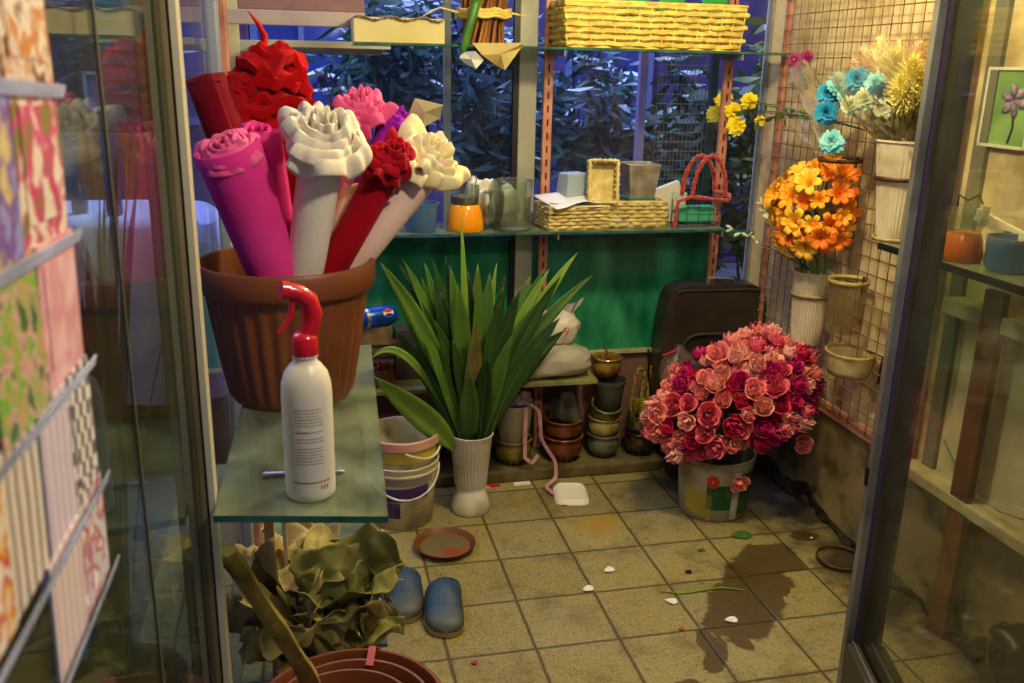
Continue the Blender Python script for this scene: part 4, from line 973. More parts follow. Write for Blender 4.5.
tag(obj('cellophane_wrap', b, glass_mat('smoky_cellophane', (190, 184, 168), 2.5, .2, (150, 145, 125), rough=.15), solid=.0008), 'smoky cellophane cone standing in the upper brown pot', 'wrapping', loc=(x2+.0, .17, KZ+.155))

# sacks on the low board
def pillow(b, sx, sy, sz, amp, seed, nu=64, nv=20, lean=0):
    def f(u, v):
        a = 2*pi*u; k = (abs(cos(a))**3.2+abs(sin(a))**3.2)**(-1/3.2); ph = (v-.5)*pi; rr = max(0, cos(ph))**.55
        p = Vector((cos(a)*k*rr, sin(a)*k*rr, sin(ph))); q = nzv((p.x*1.6, p.y*1.6, p.z*1.2), 1, seed); q2 = nzv((p.x*4.5, p.y*4.5, p.z*3), 1, seed+3)
        p = p + q*amp + q2*amp*.45
        return Vector((p.x*sx + lean*p.z, p.y*sy, max(0, p.z*sz*(1-.25*p.x*(1 if lean == 0 else 0)) + sz*.98)))
    grid(b, f, nu, nv, True); bmesh.ops.remove_doubles(b, verts=b.verts, dist=.0005)
b = B(); pillow(b, .185, .10, .066, .17, 101); tag(obj('sack', b, mat('grey_white_sack', (186, 180, 164), .6, 0, (165, 158, 140), 7, .5, 18)), 'limp grey white sack lying on the low board shelf', 'sack', loc=(.325, .185, ZL))
t = thing('plastic_bag', 'white plastic bag with red print resting on top of the grey sack', 'bag', (atY(557, 340, .19).x, .19, ZL+.118))
b = B(); pillow(b, .082, .06, .070, .20, 111, 54, 24)
def flare(u, v):
    q = nzv((u*3, v*2, 0), 1, 5); return Vector((lerp(.0, .105, u)*(.65+.35*v)+.010*q.x, .02+.03*math.sin(u*9)*(1-v*.3)-.02*v, .10+lerp(0, .085, v)*(.55+.45*u)+.012*q.z))
grid(b, flare, 22, 10)
obj('bag_body', b, mat('thin_white_bag', (222, 218, 206), .45, 0, (180, 172, 156), 7, .6, 16), t)
b = B()
for (x0, z0, x1, z1) in ((-.018, .0, .012, .012), (-.012, .014, .016, .024), (-.016, -.010, -.004, .012), (.010, -.006, .018, .018), (.0, .0, .006, .03)): tube(b, [(x0, 0, z0), ((x0+x1)/2, -.003, (z0+z1)/2+.003), (x1, 0, z1)], [.003, .0045, .002], 6, flat=.5)
o = obj('red_print', b, mat('red_print2', (200, 40, 60), .5), t); o.location = (.012, -.056, .06)

# clutter behind the foliage: can, boxes, wire basket
t = thing('soda_can', 'blue soda can lying on its side behind the terracotta pot', 'can', (atY(378, 308, .10).x, .14, ZL+.274), 0)
b = B(); lathe(b, [(.024, 0), (.028, .003), (.033, .010), (.033, .105), (.026, .118), (.026, .121), (.022, .119), (0, .118)], 40, M=Matrix.Rotation(pi/2, 4, 'Y') @ Matrix.Translation((0, 0, -.06))); obj('can_body', b, mat('can_blue', (30, 80, 190), .3, .4), t)
def cpatch(a0, a1, x0, x1, n, ell=False):
    b = B()
    if ell: grid(b, lambda u, v: Vector(((x0+x1)/2+(x1-x0)/2*v*cos(2*pi*u), .0336*cos((a0+a1)/2+(a1-a0)/2*v*sin(2*pi*u)), .0336*sin((a0+a1)/2+(a1-a0)/2*v*sin(2*pi*u)))), 20, 4, True)
    else: grid(b, lambda u, v: Vector((lerp(x0, x1, u), .0334*cos(lerp(a0, a1, v)), .0334*sin(lerp(a0, a1, v)))), 4, 10)
    return b
A0 = radians(180-28)
obj('white_disc', cpatch(A0-.42, A0+.42, .005, .043, 0, True), mat('logo_white', (230, 230, 235), .4), t)
o = obj('red_wave', cpatch(A0-.38, A0-.02, .008, .040, 0, True), mat('logo_red', (210, 30, 45), .4), t); o.scale = (1, 1.015, 1.015)
o = obj('blue_wave', cpatch(A0+.05, A0+.38, .010, .038, 0, True), mat('logo_blue', (24, 60, 160), .4), t); o.scale = (1, 1.015, 1.015)
o = obj('silver_end', (lambda b: (lathe(b, [(.033, 0), (.0335, .012), (.03, .013)], 40, M=Matrix.Rotation(pi/2, 4, 'Y') @ Matrix.Translation((0, 0, -.052)), cap=False), b)[1])(B()), mat('can_silver', (205, 205, 210), .25, .8), t)
t.rotation_euler = (0, 0, .45); t.scale = (1.15,)*3
for (c, s, m, l, nm) in (((-.40, .20, ZL+.20), (.22, .14, .07), mat('cream_carton', (170, 150, 120), .7, 0, (140, 120, 90), 6), 'worn cream carton under the blue soda can', 'carton'), ((-.40, .22, ZL+.14), (.26, .15, .05), mat('brown_carton', (110, 80, 58), .7), 'flat brown carton above the red wire basket', 'carton'),
                         ((-.22, .24, ZL+.10), (.10, .09, .2), mat('dark_carton', (70, 60, 58), .7), 'dark grey carton on the low board behind the foliage', 'carton')):
    t = thing(nm, l, 'box', (c[0], c[1], c[2]-s[2]/2)); b = B(); box(b, (0, 0, s[2]/2), s, bev=.003); obj('carton_body', b, m, t, smooth=False)
    b = B(); box(b, (0, -s[1]/2-.0006, s[2]/2), (s[0]*.94, .001, .02)); obj('tape', b, mat('brown_tape', (150, 120, 80), .3), t, smooth=False)
t = thing('wire_basket', 'red wire basket under the cartons behind the long leaves', 'basket', (-.40, .19, ZL))
b = B()
for z in (.005, .05, .11): tube(b, [(x, y, z) for x, y in ((-.11, -.07), (.11, -.07), (.11, .07), (-.11, .07))], .003, 6, True)
for k in range(8):
    x = -.11+.22*k/7; tube(b, [(x, -.07, .11), (x, -.07, .005), (x, .07, .005), (x, .07, .11)], .002, 5)
obj('wire_cage', b, mat('red_wire', (150, 28, 34), .4), t)
b = B(); tube(b, [(-.06, -.07, .11), (-.055, -.09, .085), (.055, -.09, .085), (.06, -.07, .11)], .004, 6); obj('handle', b, mat('red_wire', (150, 28, 34), .4), t)
bowl_pot('gold glazed pot standing on the kerb behind the nested buckets', -.36, .20, KZ, .085, .16, G['gold'], petals=False)
for k, (x, z, m, l) in enumerate(((-.52, KZ, G['dark'], 'dark glazed pot on the kerb far left behind the buckets'), (-.15, KZ, G['dark'], 'dark glazed pot on the kerb hidden behind the white ribbed vase'))):
    bowl_pot(l, x, .19, z, .075, .14, m, petals=False)

# ------------------------------------------------------------------ buckets at left
p = atZ(404, 505); bx_, by_ = -.285, -.14
def bucket_body(par, R0, R1, h, m, rimm=None):
    b = B(); lathe(b, [(R0*.97, 0), (R0, .004), (R1, h-.03), (R1+.004, h-.03), (R1+.005, h-.024), (R1+.001, h-.022), (R1+.001, h-.008), (R1+.006, h-.007), (R1+.007, h), (R1, h+.001), (R1-.004, h-.01), (R0-.003, .008), (0, .006)], 56); return obj('body', b, m, par)
M_bkt = mat('dirty_white_bucket', (205, 196, 168), .5, 0, (180, 168, 132), 6, dirt=(96, 76, 44), dscale=8, damt=.75)
t = thing('plastic_bucket', 'dirty white bucket with a purple label standing on the floor left of the vase', 'bucket', (bx_, by_, 0))
bucket_body(t, .096, .112, .215, M_bkt)
M_pl = mat('purple_label', (62, 36, 110), .5, 0, (50, 30, 92), 8, dirt=(150, 130, 120), dscale=16, damt=.5)
def cone_patch(par, name, R0, R1, h, a0, a1, z0, z1, m, off=.0012, skew=0, n=18):
    b = B()
    def f(u, v):
        z = lerp(z0, z1, v)+skew*(u-.5); r = lerp(R0, R1, z/(h-.03))+off; a = lerp(a0, a1, u); return Vector((r*cos(a), r*sin(a), z))
    grid(b, f, n, 4); return obj(name, b, m, par)
cone_patch(t, 'label', .096, .112, .215, -2.6, -.85, .105, .150, M_pl, skew=.012)
cone_patch(t, 'label_tail', .096, .112, .215, -2.2, -1.75, .045, .10, M_pl)
cone_patch(t, 'grey_band', .096, .112, .215, -2.7, -.7, .158, .180, mat('grey_lilac_band', (130, 122, 120), .5))
b = B(); P = [(.117*cos(a), .117*sin(a), .19 + (-.075)*math.sin(pi*k/24)) for k, a in enumerate([lerp(-2.95, -.1, k/24) for k in range(25)])]; tube(b, P, .0035, 6); obj('handle', b, M_wplas, t); t.scale = (1.12,)*3
t = thing('plastic_bucket', 'white bucket with pink rim and yellow band nested in the purple labelled one', 'bucket', (bx_, by_, .10))
bucket_body(t, .094, .112, .215, mat('yellowish_bucket', (196, 188, 150), .5, 0, (180, 172, 120), 6, dirt=(90, 60, 50), dscale=12, damt=.7))
M_yel = mat('yellow_band', (206, 186, 50), .5, 0, (190, 176, 90), 10); cone_patch(t, 'yellow_band', .094, .112, .215, -3.1, .1, .145, .182, M_yel, n=30)
b = B(); lathe(b, [(.114, .186), (.121, .188), (.121, .214), (.117, .217), (.110, .214)], 56, cap=False); obj('rim', b, mat('pink_rim', (206, 160, 146), .5, 0, (190, 130, 122), 9), t)
b = B(); P = [(.122*cos(a), .122*sin(a), .185 - .03*math.sin(pi*k/16)) for k, a in enumerate([lerp(-1.6, -.05, k/16) for k in range(17)])]; tube(b, P, .004, 6); obj('handle', b, M_wplas, t); t.scale = (1.12,)*3

# white ribbed vase with the long leaves
vx, vy = atZ(470, 508, 0).x, atZ(470, 508, 0).y-.01
t = thing('ribbed_vase', 'tall ribbed white plastic vase on the floor holding the long green leaves', 'vase', (vx, vy, 0))
b = B(); lathe(b, [(.060, 0), (.064, .006), (.063, .025), (.050, .075), (.045, .085), (.047, .095), (.050, .10), (.068, .275), (.073, .283), (.073, .287), (.068, .287), (.064, .27), (.046, .11), (0, .11)], 198, flute=(33, .0024, .098, .272)); obj('body', b, M_wplas, t)
VT = .285
M_leaf = [mat('leaf_dark', (30, 56, 20), .42, 0, (46, 78, 28), 7, .15, 20), mat('leaf_mid', (54, 88, 32), .42, 0, (76, 114, 40), 7, .15, 20), mat('leaf_light', (122, 156, 58), .4, 0, (94, 132, 46), 6, .1, 20), mat('leaf_brown', (110, 100, 50), .6, 0, (74, 72, 34), 10, .3)]
M_rib = mat('leaf_midrib', (96, 122, 56), .5)
def long_leaf(label, pts, w, m, group, twist=0, face=(0, -1, .25)):
    """pts: base, control, tip in world; a lance shaped blade with a midrib"""
    p0 = Vector(pts[0]); P = [q-p0 for q in bez(pts[0], pts[1], pts[2], 16)]
    t = thing('cut_leaf', label, 'leaf', p0, 0, group)
    b = B(); sec = []
    for i, p in enumerate(P):
        s = i/16; tg = (P[min(i+1, 16)]-P[max(i-1, 0)]).normalized(); side = tg.cross(Vector(face)); 
        if side.length < 1e-3: side = Vector((1, 0, 0))
        side.normalize(); nr = side.cross(tg).normalized()
        side = (Matrix.Rotation(twist*(s-.4), 3, tg) @ side); nr = side.cross(tg)
        prof = (.10 + .18*min(1, s/.25)) if s < .25 else (.28+.72*math.sin(min(1, (s-.25)/.35)*pi/2)) if s < .6 else max(.0, 1-((s-.6)/.4)**2.2)
        ww = w*1.18*prof; sec.append([p+side*ww*k + nr*abs(k)*ww*.28 for k in (-1, -.5, 0, .5, 1)])
    V = [[b.verts.new(q) for q in r] for r in sec]
    for i in range(16):
        for j in range(4): b.faces.new((V[i][j], V[i+1][j], V[i+1][j+1], V[i][j+1]))
    obj('blade', b, m, t, solid=.0008)
    b = B(); tube(b, [q+Vector((0, -.0012, 0)) for q in P[:15]], [.0022*(1-i/16) for i in range(15)], 5); obj('midrib', b, M_rib, t)
    return t
t.scale = (1.13, 1.13, 1.08)
LG = 'long leaves in the ribbed vase'
spec = [ # tip px, tip py, tip depth offset, width, material, own label
 (373, 376, -.12, .040, 2, 'broad light green leaf sticking out horizontally to the left of the vase'),
 (380, 262, -.03, .026, 2, None), (402, 258, .02, .020, 1, None), (424, 262, .04, .020, 1, None), (421, 300, -.02, .018, 1, None),
 (432, 258, .04, .022, 0, None), (445, 255, .05, .016, 0, None), (461, 215, .0, .012, 2, 'thin upright leaf, highest in the ribbed vase'),
 (468, 270, .03, .022, 0, None), (478, 262, .05, .020, 3, None), (458, 282, -.05, .030, 1, None), (490, 272, .02, .028, 1, None),
 (505, 275, .05, .024, 0, None), (500, 300, -.04, .026, 0, None), (531, 275, .03, .026, 1, None), (545, 268, .05, .018, 1, None),
 (578, 252, .04, .020, 2, 'long narrow leaf reaching furthest up and right towards the wicker basket'), (593, 275, .02, .020, 1, 'arching leaf whose pale tip ends right of the middle upright'),
 (560, 318, -.04, .030, 0, 'broad dark leaf arching right over the grey sack'), (565, 330, .03, .030, 0, None), (540, 300, .0, .030, 1, None), (520, 290, -.03, .028, 0, None),
 (405, 300, .0, .030, 0, None), (392, 285, .03, .026, 1, None), (440, 290, .0, .030, 0, None), (420, 330, -.06, .024, 1, None),
 (450, 265, .0, .024, 1, None), (435, 320, -.05, .028, 0, None), (475, 320, -.07, .030, 3, None), (512, 335, -.06, .024, 1, None),
 (470, 372, -.08, .030, 1, None), (488, 355, -.07, .030, 0, None), (452, 340, -.07, .024, 0, None), (415, 275, .06, .022, 3, None), (484, 290, .07, .02, 3, None), (497, 262, .06, .016, 2, None), (395, 330, .03, .026, 0, None), (550, 345, .05, .026, 0, None)]
for k in range(16):
    spec.append((398+k*10.5+(k*37 % 9), 262+(k*53 % 46), .06-.02*(k % 4), .015+.002*(k % 4), (0, 3, 1, 0, 2)[k % 5], None))
rl = random.Random(4)
for i, (px, py, dy, wd, mi, lab) in enumerate(spec):
    tip = atY(px, py, vy+dy*1.6); a = rl.uniform(0, 2*pi); base = Vector((vx+.016*cos(a) + .022*max(-1, min(1, (px-470)/60)), vy+.022*sin(a)-.004, .17))
    mid = base.lerp(tip, .5); mid.x = lerp(base.x, tip.x, .25); mid.z += .05*abs(tip.x-base.x)/.2 if py < 370 else -.01
    if i == 0: mid = Vector((vx-.10, vy-.08, .36)); tip.z -= .0
    long_leaf(lab or 'long pointed green leaf in the crowded bunch in the ribbed white vase', (base, mid, tip), wd, M_leaf[mi], LG, rl.uniform(-.9, .9), (rl.uniform(-.4, .4), -1, .2))
b = B(); 
P = bez(Vector((vx-.02, vy, .24)), Vector((vx-.12, vy-.05, .52)), atY(372, 355, vy-.05), 10); 
long_leaf('thin drooping leaf with its tip at the glass counter edge', (Vector((vx-.02, vy, .2)), atY(410, 318, vy), atY(372, 358, vy-.03)), .012, M_leaf[2], LG); b.free()

# ------------------------------------------------------------------ right corner: black case, pink bag, bin
t = thing('suitcase', 'black soft suitcase standing against the back right corner', 'suitcase', (1.0, .225, 0), -.05)
def case_sheet(cx, w, h0, h1, y0, th, m, name, bev=.03):
    b = B(); box(b, (cx, y0, (h0+h1)/2), (w, th, h1-h0)); return obj(name, b, m, t, bev=bev)
M_case = mat('black_vinyl', (34, 28, 24), .38, 0, (48, 40, 32), 5, .2, 12, coat=.2, dirt=(90, 76, 56), dscale=4, damt=.3)
cl, cr_ = atY(662, 300, .18).x-1.0, atY(762, 300, .18).x-1.0
b = B()
def cs(u, v):
    th = 2*pi*u; k = (abs(cos(th))**7+abs(sin(th))**7)**(-1/7); x = (cl+cr_)/2+.01+ (cr_-cl)/2*1.0*cos(th)*k; z = .38+.375*sin(th)*k
    return Vector((x+.06*(z-.4)*.4, -.06+.11*v+.0*z, z))
grid(b, cs, 60, 4, True)
fc = [b.verts.new((0, 0, 0))]; b.verts.remove(fc[0])
for yy in (0, 1): 
    grid(b, lambda u, v, yy=yy: Vector((cs(u, yy).x*(v)+(1-v)*(cl+cr_)/2, cs(u, yy).y + (-.010 if yy == 0 else .01)*math.sqrt(max(0, 1-v**6)), cs(u, yy).z*v+(1-v)*.38)), 60, 6, True)
bmesh.ops.remove_doubles(b, verts=b.verts, dist=.0008); obj('case_body', b, M_case, t)
mx = (cl+cr_)/2+.012
b = B()
def rr(x0, x1, z0, z1, y, rad, r=.005, skew=.024):
    P = []
    for (cx_, cz_, a0) in ((x1-rad, z1-rad, 0), (x0+rad, z1-rad, 90), (x0+rad, z0+rad, 180), (x1-rad, z0+rad, 270)):
        for k in range(6): a = radians(a0+90*k/5); z = cz_+rad*sin(a); P.append((cx_+rad*cos(a)+skew*(z-.4), y, z))
    tube(b, P, r, 6, True)
rr(mx-.19, mx+.19, .02, .735, -.066, .04); obj('piping', b, mat('brown_piping', (70, 40, 34), .4), t)
b = B(); rr(mx-.135, mx+.15, .10, .555, -.078, .06, .006); obj('pocket_zip', b, mat('zip_grey', (64, 58, 50), .5), t)
b = B(); box(b, (mx+.01, -.079, .46), (.05, .004, .012), bev=.001); obj('zip_pull', b, mat('zip_tag', (150, 146, 130), .4, .4), t, smooth=False)
b = B(); tube(b, [(mx-.03, -.02, .755), (mx-.02, -.02, .775), (mx+.08, -.02, .772), (mx+.09, -.02, .752)], .008, 8, flat=.5); obj('carry_handle', b, mat('grey_handle', (110, 104, 92), .5), t)
b = B(); tube(b, [atY(650, 350, .16)-t.location, atY(651, 375, .12)-t.location, atY(655, 410, .10)-t.location], .012, 8, flat=.3); obj('side_strap', b, M_black, t)
bp_ = atY(678, 385, .03)
t = thing('plastic_bag', 'knotted see-through bag of pink stuff behind the roses', 'bag', (bp_.x, .04, .335))
b = B()
grid(b, lambda u, v: (lambda r, q: Vector((r*cos(2*pi*u)*(1+.12*q.x), r*.75*sin(2*pi*u)*(1+.12*q.y), .215*v)))((.072*math.sin(pi*min(1, .22+v*.62))**.8*(1 if v < .7 else 1-(v-.7)*2.7) + .004), nzv((cos(2*pi*u)*2, sin(2*pi*u)*2, v*4), 1, 8)), 40, 18, True)
obj('bag_film', b, M_cello, t)
b = B(); crumple(b, (0, 0, .002), (.062, .045, .07), .3, 9, 20); obj('pink_content', b, mat('pink_content', (190, 110, 100), .7, 0, (160, 80, 76), 18, .6), t)
b = B(); tube(b, [(-.06, -.02, .16), (-.08, -.03, .185), (-.02, -.02, .2)], .004, 5); obj('red_tie', b, mat('red_tie', (190, 40, 40), .5), t)
t = thing('waste_bin', 'dark round bin behind the rose bucket at the end of the kerb', 'bin', (atZ(672, 470).x+.03, .03, 0)); t.scale = (1, 1, 1.36)
b = B(); lathe(b, [(.07, 0), (.072, .005), (.085, .235), (.089, .236), (.089, .243), (.083, .243), (.07, .02), (0, .02)], 40); obj('body', b, mat('dark_bin', (50, 46, 38), .5, 0, (38, 34, 28), 5), t)
b = B(); lathe(b, [(.0895, .222), (.092, .224), (.092, .232), (.0895, .234)], 40, cap=False); obj('rim_band', b, M_black, t)

# ------------------------------------------------------------------ rose bucket and roses
rx, ry = .868, -.27
t = thing('paint_bucket', 'old white bucket with green, yellow and red print holding the pink roses', 'bucket', (rx, ry, 0))
M_rb = mat('stained_bucket', (176, 168, 138), .5, 0, (140, 130, 98), 6, dirt=(92, 76, 44), dscale=8, damt=.7)
bucket_body(t, .125, .138, .235, M_rb)
M_gl = mat('green_label', (18, 78, 42), .5, 0, (30, 96, 52), 6, dirt=(120, 116, 84), dscale=14, damt=.5)
cone_patch(t, 'green_patch', .125, .138, .235, -2.2, -1.50, .05, .15, M_gl)
cone_patch(t, 'green_patch', .125, .138, .235, -1.28, -.55, .025, .19, M_gl)
cone_patch(t, 'yellow_patch', .125, .138, .235, -2.85, -2.05, .02, .12, mat('yellow_label', (176, 158, 46), .5, 0, (150, 140, 60), 8), skew=-.03)
cone_patch(t, 'white_strip', .125, .138, .235, -1.50, -1.28, .01, .20, mat('white_label', (206, 204, 186), .5, dirt=(110, 100, 80), dscale=14), off=.002)
b = B()
for k in range(7):
    a0 = -2.05+.10*cos(2*pi*k/7)*1.0; z0 = .165+.016*sin(2*pi*k/7)
    def f(u, v, a0=a0, z0=z0): 
        a = a0+.07*v*cos(2*pi*u); z = z0+.011*v*sin(2*pi*u); r = lerp(.125, .138, z/.205)+.003; return Vector((r*cos(a), r*sin(a), z))
    grid(b, f, 12, 2, True)
obj('printed_flower', b, mat('red_flower_print', (200, 50, 34), .5), t)
def rose_bloom(seed, R=.032, open_=1.0):
    b = B(); rnd = random.Random(seed)
    rings = [(3, .24, 1.0, .05), (4, .42, 1.0, .18), (5, .66, .92, .42), (5, .90, .74, .80)]
    for ri, (n, rad, hh, op) in enumerate(rings):
        a0 = rnd.uniform(0, 6)
        for k in range(n):
            a = a0+2*pi*k/n+rnd.uniform(-.12, .12); wd = 2*pi/n*.62; hj = rnd.uniform(.86, 1.14); rj = rnd.uniform(.88, 1.14)
            def f(u, v):
                aa = a+(u-.5)*2*wd*1.1*(.30+.70*math.sin(pi*min(1, .15+v*.78)))
                prof = math.sin(pi*min(1, .12+v*.55))
                r = R*rad*rj*(.30+.75*prof + .50*op*open_*v**3); z = R*1.55*hh*hj*v*(1-.30*(abs(u-.5)*2)**2.2) - R*.32*op*open_*max(0, v-.75)*3
                return Vector((r*cos(aa), r*sin(aa), z))
            grid(b, f, 6, 6)
    return b
def rose_cols(): return [(mat('salmon_rose', (246, 146, 132), .55, 0, (236, 116, 112), 40, sheen=.2), 'salmon pink'), (mat('light_rose', (250, 184, 162), .55, 0, (242, 150, 136), 40), 'pale coral'), (mat('deep_rose', (214, 32, 84), .55, 0, (196, 20, 70), 40), 'deep crimson pink'), (mat('mag_rose', (206, 24, 110), .55, 0, (180, 14, 90), 40), 'magenta'), (mat('pink_rose', (236, 104, 124), .55, 0, (222, 76, 100), 40), 'rose pink')]
protos = []
RCOL = rose_cols(); M_st = mat('rose_stem', (52, 82, 30), .55, 0, (70, 100, 40), 10)
for ci_, (m, nm) in enumerate(RCOL):
    for v in range(3 if ci_ < 2 else 2):
        b = rose_bloom(200+ci_*7+v, .035, (1.0, .6, .15)[v]); o = obj('rose', b, m, solid=.0007)
        bs = B(); tube(bs, [(0, 0, .004), (0, 0, -.05), (.004, 0, -.11)], [.0035, .0028, .0026], 5); obj('stem', bs, M_st, o)
        bc = B()
        for k in range(5):
            a = 2*pi*k/5; grid(bc, lambda u, w_, a=a: Vector(((.006+.02*w_)*cos(a+(u-.5)*.7*(1-w_)), (.006+.02*w_)*sin(a+(u-.5)*.7*(1-w_)), .002+.012*w_*(1-w_)*2-.004*w_)), 2, 4)
        obj('sepals', bc, M_st, o); protos.append((o, nm, ci_))
rr_ = random.Random(11); pts = []
cx_, cy_, cz_ = rx+.045, ry, .425
tries = 0
while len(pts) < 165 and tries < 20000:
    tries += 1
    d = Vector((rr_.gauss(0, 1), rr_.gauss(0, 1), rr_.gauss(0, 1))).normalized()
    if d.z < -.50 or (d.y > .35): continue
    k = rr_.uniform(.80, 1.07)
    p = Vector((d.x*.275*k, d.y*.21*k, d.z*.19*k*(1+.25*max(0, d.z)*(.3+d.x)) + .065*d.x))
    if any((p-q).length < .043 for q, _ in pts): continue
    pts.append((p, d))
used = set()
gr_ = 'roses in the painted bucket'
for i, (p, d) in enumerate(pts):
    # colour zones: magenta deeper to the right and the lower left, salmon on top and at left front
    r = rr_.random(); ang = d.x
    wts = [.36, .28, .12, .10, .14] if d.z > .25 and d.x < .4 else ([.22, .14, .24, .26, .14] if d.x > .1 else [.34, .22, .14, .14, .16])
    acc = 0
    for cidx, wv in enumerate(wts):
        acc += wv
        if r <= acc: break
    cand = [q for q in protos if q[2] == cidx]; o, nm, _ = rr_.choice(cand)
    dd = (d + Vector((rr_.uniform(-.5, .5), -.15+rr_.uniform(-.3, .3), .30+rr_.uniform(-.4, .3)))).normalized(); e = dd.to_track_quat('Z', 'Y').to_euler()
    loc = (cx_+p.x, cy_+p.y, cz_+p.z); sc = rr_.uniform(.72, 1.16); lab = nm+' rose in the large bunch in the painted bucket'
    if o not in used: used.add(o); q = tag(o, lab, 'rose', gr_+', '+nm, loc=loc, rot=e); q.scale = (sc,)*3
    else: dup(o, loc, e, lab, gr_+', '+nm, sc)
for o, nm, _ in protos:
    if o not in used:
        for ch in list(o.children): bpy.data.objects.remove(ch)
        bpy.data.objects.remove(o)
U0 = [q for q in protos if q[0] in used]
for (px, py, yy, ci_, l) in ((654, 411, ry-.12, 0, 'lone salmon rose poking out furthest left of the bunch'), (737, 480, ry-.155, 0, 'salmon rose hanging down in front of the bucket'), (800, 443, ry-.10, 0, 'pale bud hanging low at the right of the rose bunch')):
    cand = [q for q in U0 if q[2] == ci_][0][0]; p = atY(px, py, yy); dup(cand, p, Vector((.0, -.9, .1 if py < 460 else -.3)).to_track_quat('Z', 'Y').to_euler(), l, None, .85)
# mass of leaves and stems below the blooms
def leaf_shape(b, p, d, l, w, bend=.2, roll=0):
    d = Vector(d).normalized(); s = d.orthogonal().normalized(); s = Matrix.Rotation(roll, 3, d) @ s; nrm = s.cross(d); P = []
    for i, k in enumerate((0, .5, 1, .75, 0)):
        t_ = i/4; c = Vector(p)+d*l*t_+nrm*bend*l*t_*t_; P.append((c - s*w*k, c+s*w*k))
    V = [(b.verts.new(a_), b.verts.new(c_)) for a_, c_ in P[1:4]]; v0 = b.verts.new(P[0][0]); v4 = b.verts.new(P[4][0])
    b.faces.new((v0, V[0][0], V[0][1])); b.faces.new((V[0][0], V[1][0], V[1][1], V[0][1])); b.faces.new((V[1][0], V[2][0], V[2][1], V[1][1])); b.faces.new((V[2][0], v4, V[2][1]))
b = B(); rq = random.Random(3)
for i in range(260):
    a = rq.uniform(0, 2*pi); el = rq.uniform(-.5, .9); k = rq.uniform(.55, .93)
    p = Vector((cx_+.275*k*cos(a)*cos(el), cy_+.20*k*sin(a)*cos(el), cz_+.19*k*sin(el)-.02)); leaf_shape(b, p, (cos(a), sin(a), rq.uniform(-.5, .5)), .055, .014, .2, rq.uniform(0, 6))
tag(obj('rose_foliage', b, mat('rose_leaf', (38, 62, 24), .5, 0, (58, 88, 34), 12)), 'dark green leaves between the roses of the big bunch', 'foliage', kind='stuff')
b = B()
for i in range(40):
    a = rq.uniform(0, 2*pi); r0 = rq.uniform(0, .09); r1 = rq.uniform(.05, .18)
    tube(b, [(rx+r0*cos(a), ry+r0*sin(a), .03), (rx+.1*cos(a)*.9*r1/.18, ry+.1*sin(a)*.8, .24), (cx_+r1*cos(a), cy_+r1*.8*sin(a), .44)], .003, 5)
tag(obj('rose_stems', b, M_st), 'green stems of the rose bunch standing in the painted bucket', 'stems', kind='stuff')

# ------------------------------------------------------------------ flowers on the mesh panel
def oriented(o, d, spin=0): 
    q = Vector(d).normalized().to_track_quat('Z', 'Y'); o.rotation_mode = 'XYZ'; o.rotation_euler = (q.to_matrix() @ Matrix.Rotation(spin, 3, 'Z')).to_euler()
def trumpet(seed, R=.028):
    b = B(); rnd = random.Random(seed)
    for k in range(6):
        a = 2*pi*k/6; tw = rnd.uniform(.85, 1.1)
        def f(u, v):
            wd = .55*(math.sin(pi*min(1, .12+v*.80)))**.8; aa = a+(u-.5)*2*wd; r = R*(.14+1.0*v**1.7*tw); return Vector((r*cos(aa), r*sin(aa), R*1.7*v - R*.75*v**4 + .003*abs(u-.5)))
        grid(b, f, 5, 7)
    return b
def mum(seed, R=.024, n=60, cup=.5):
    b = B(); rnd = random.Random(seed)
    for i in range(n):
        t_ = i/n; a = i*2.39996; el = lerp(1.35, -.05, t_**.8)*cup*1.6; l = R*lerp(.55, 1.05, t_)*rnd.uniform(.8, 1.15); el += rnd.uniform(-.2, .2)
        c, s = cos(a), sin(a); dv = Vector((c*cos(el), s*cos(el), sin(el))); sd = Vector((-s, c, 0)); w_ = R*.15
        V = []
        for j, (k, wk) in enumerate(((.1, .6), (.55, 1), (.9, .9), (1, .25))):
            p = dv*l*k + Vector((0, 0, .10*R*sin(pi*k))); V.append((b.verts.new(p-sd*w_*wk), b.verts.new(p+sd*w_*wk)))
        for A, C in zip(V, V[1:]): b.faces.new((A[0], A[1], C[1], C[0]))
    return b
M_or = [mat('orange_petal', (252, 176, 30), .5, 0, (248, 148, 20), 40, sss=0), mat('amber_petal', (254, 206, 60), .5, 0, (252, 176, 36), 40), mat('deep_orange_petal', (240, 112, 20), .5, 0, (248, 150, 30), 40)]
M_throat = mat('flower_throat', (214, 120, 20), .6)
ob = atX(810, 217, RX-.13); pr_ = []
LOR = ['orange', 'golden', 'deep red orange']
for k in range(3):
    o = obj('orange_flower', trumpet(300+k, .040), M_or[k], solid=.0006)
    bt = B(); lathe(bt, [(.003, .001), (.0055, .006), (.004, .014), (0, .016)], 10); obj('flower_centre', bt, M_throat, o)
    bs = B(); tube(bs, [(0, 0, 0), (0, 0, -.03), (.003, 0, -.06)], [.003, .002, .002], 5); obj('stem', bs, M_st, o); pr_.append(o)
cnt = 0; ro = random.Random(8); seen = set(); P_ = []
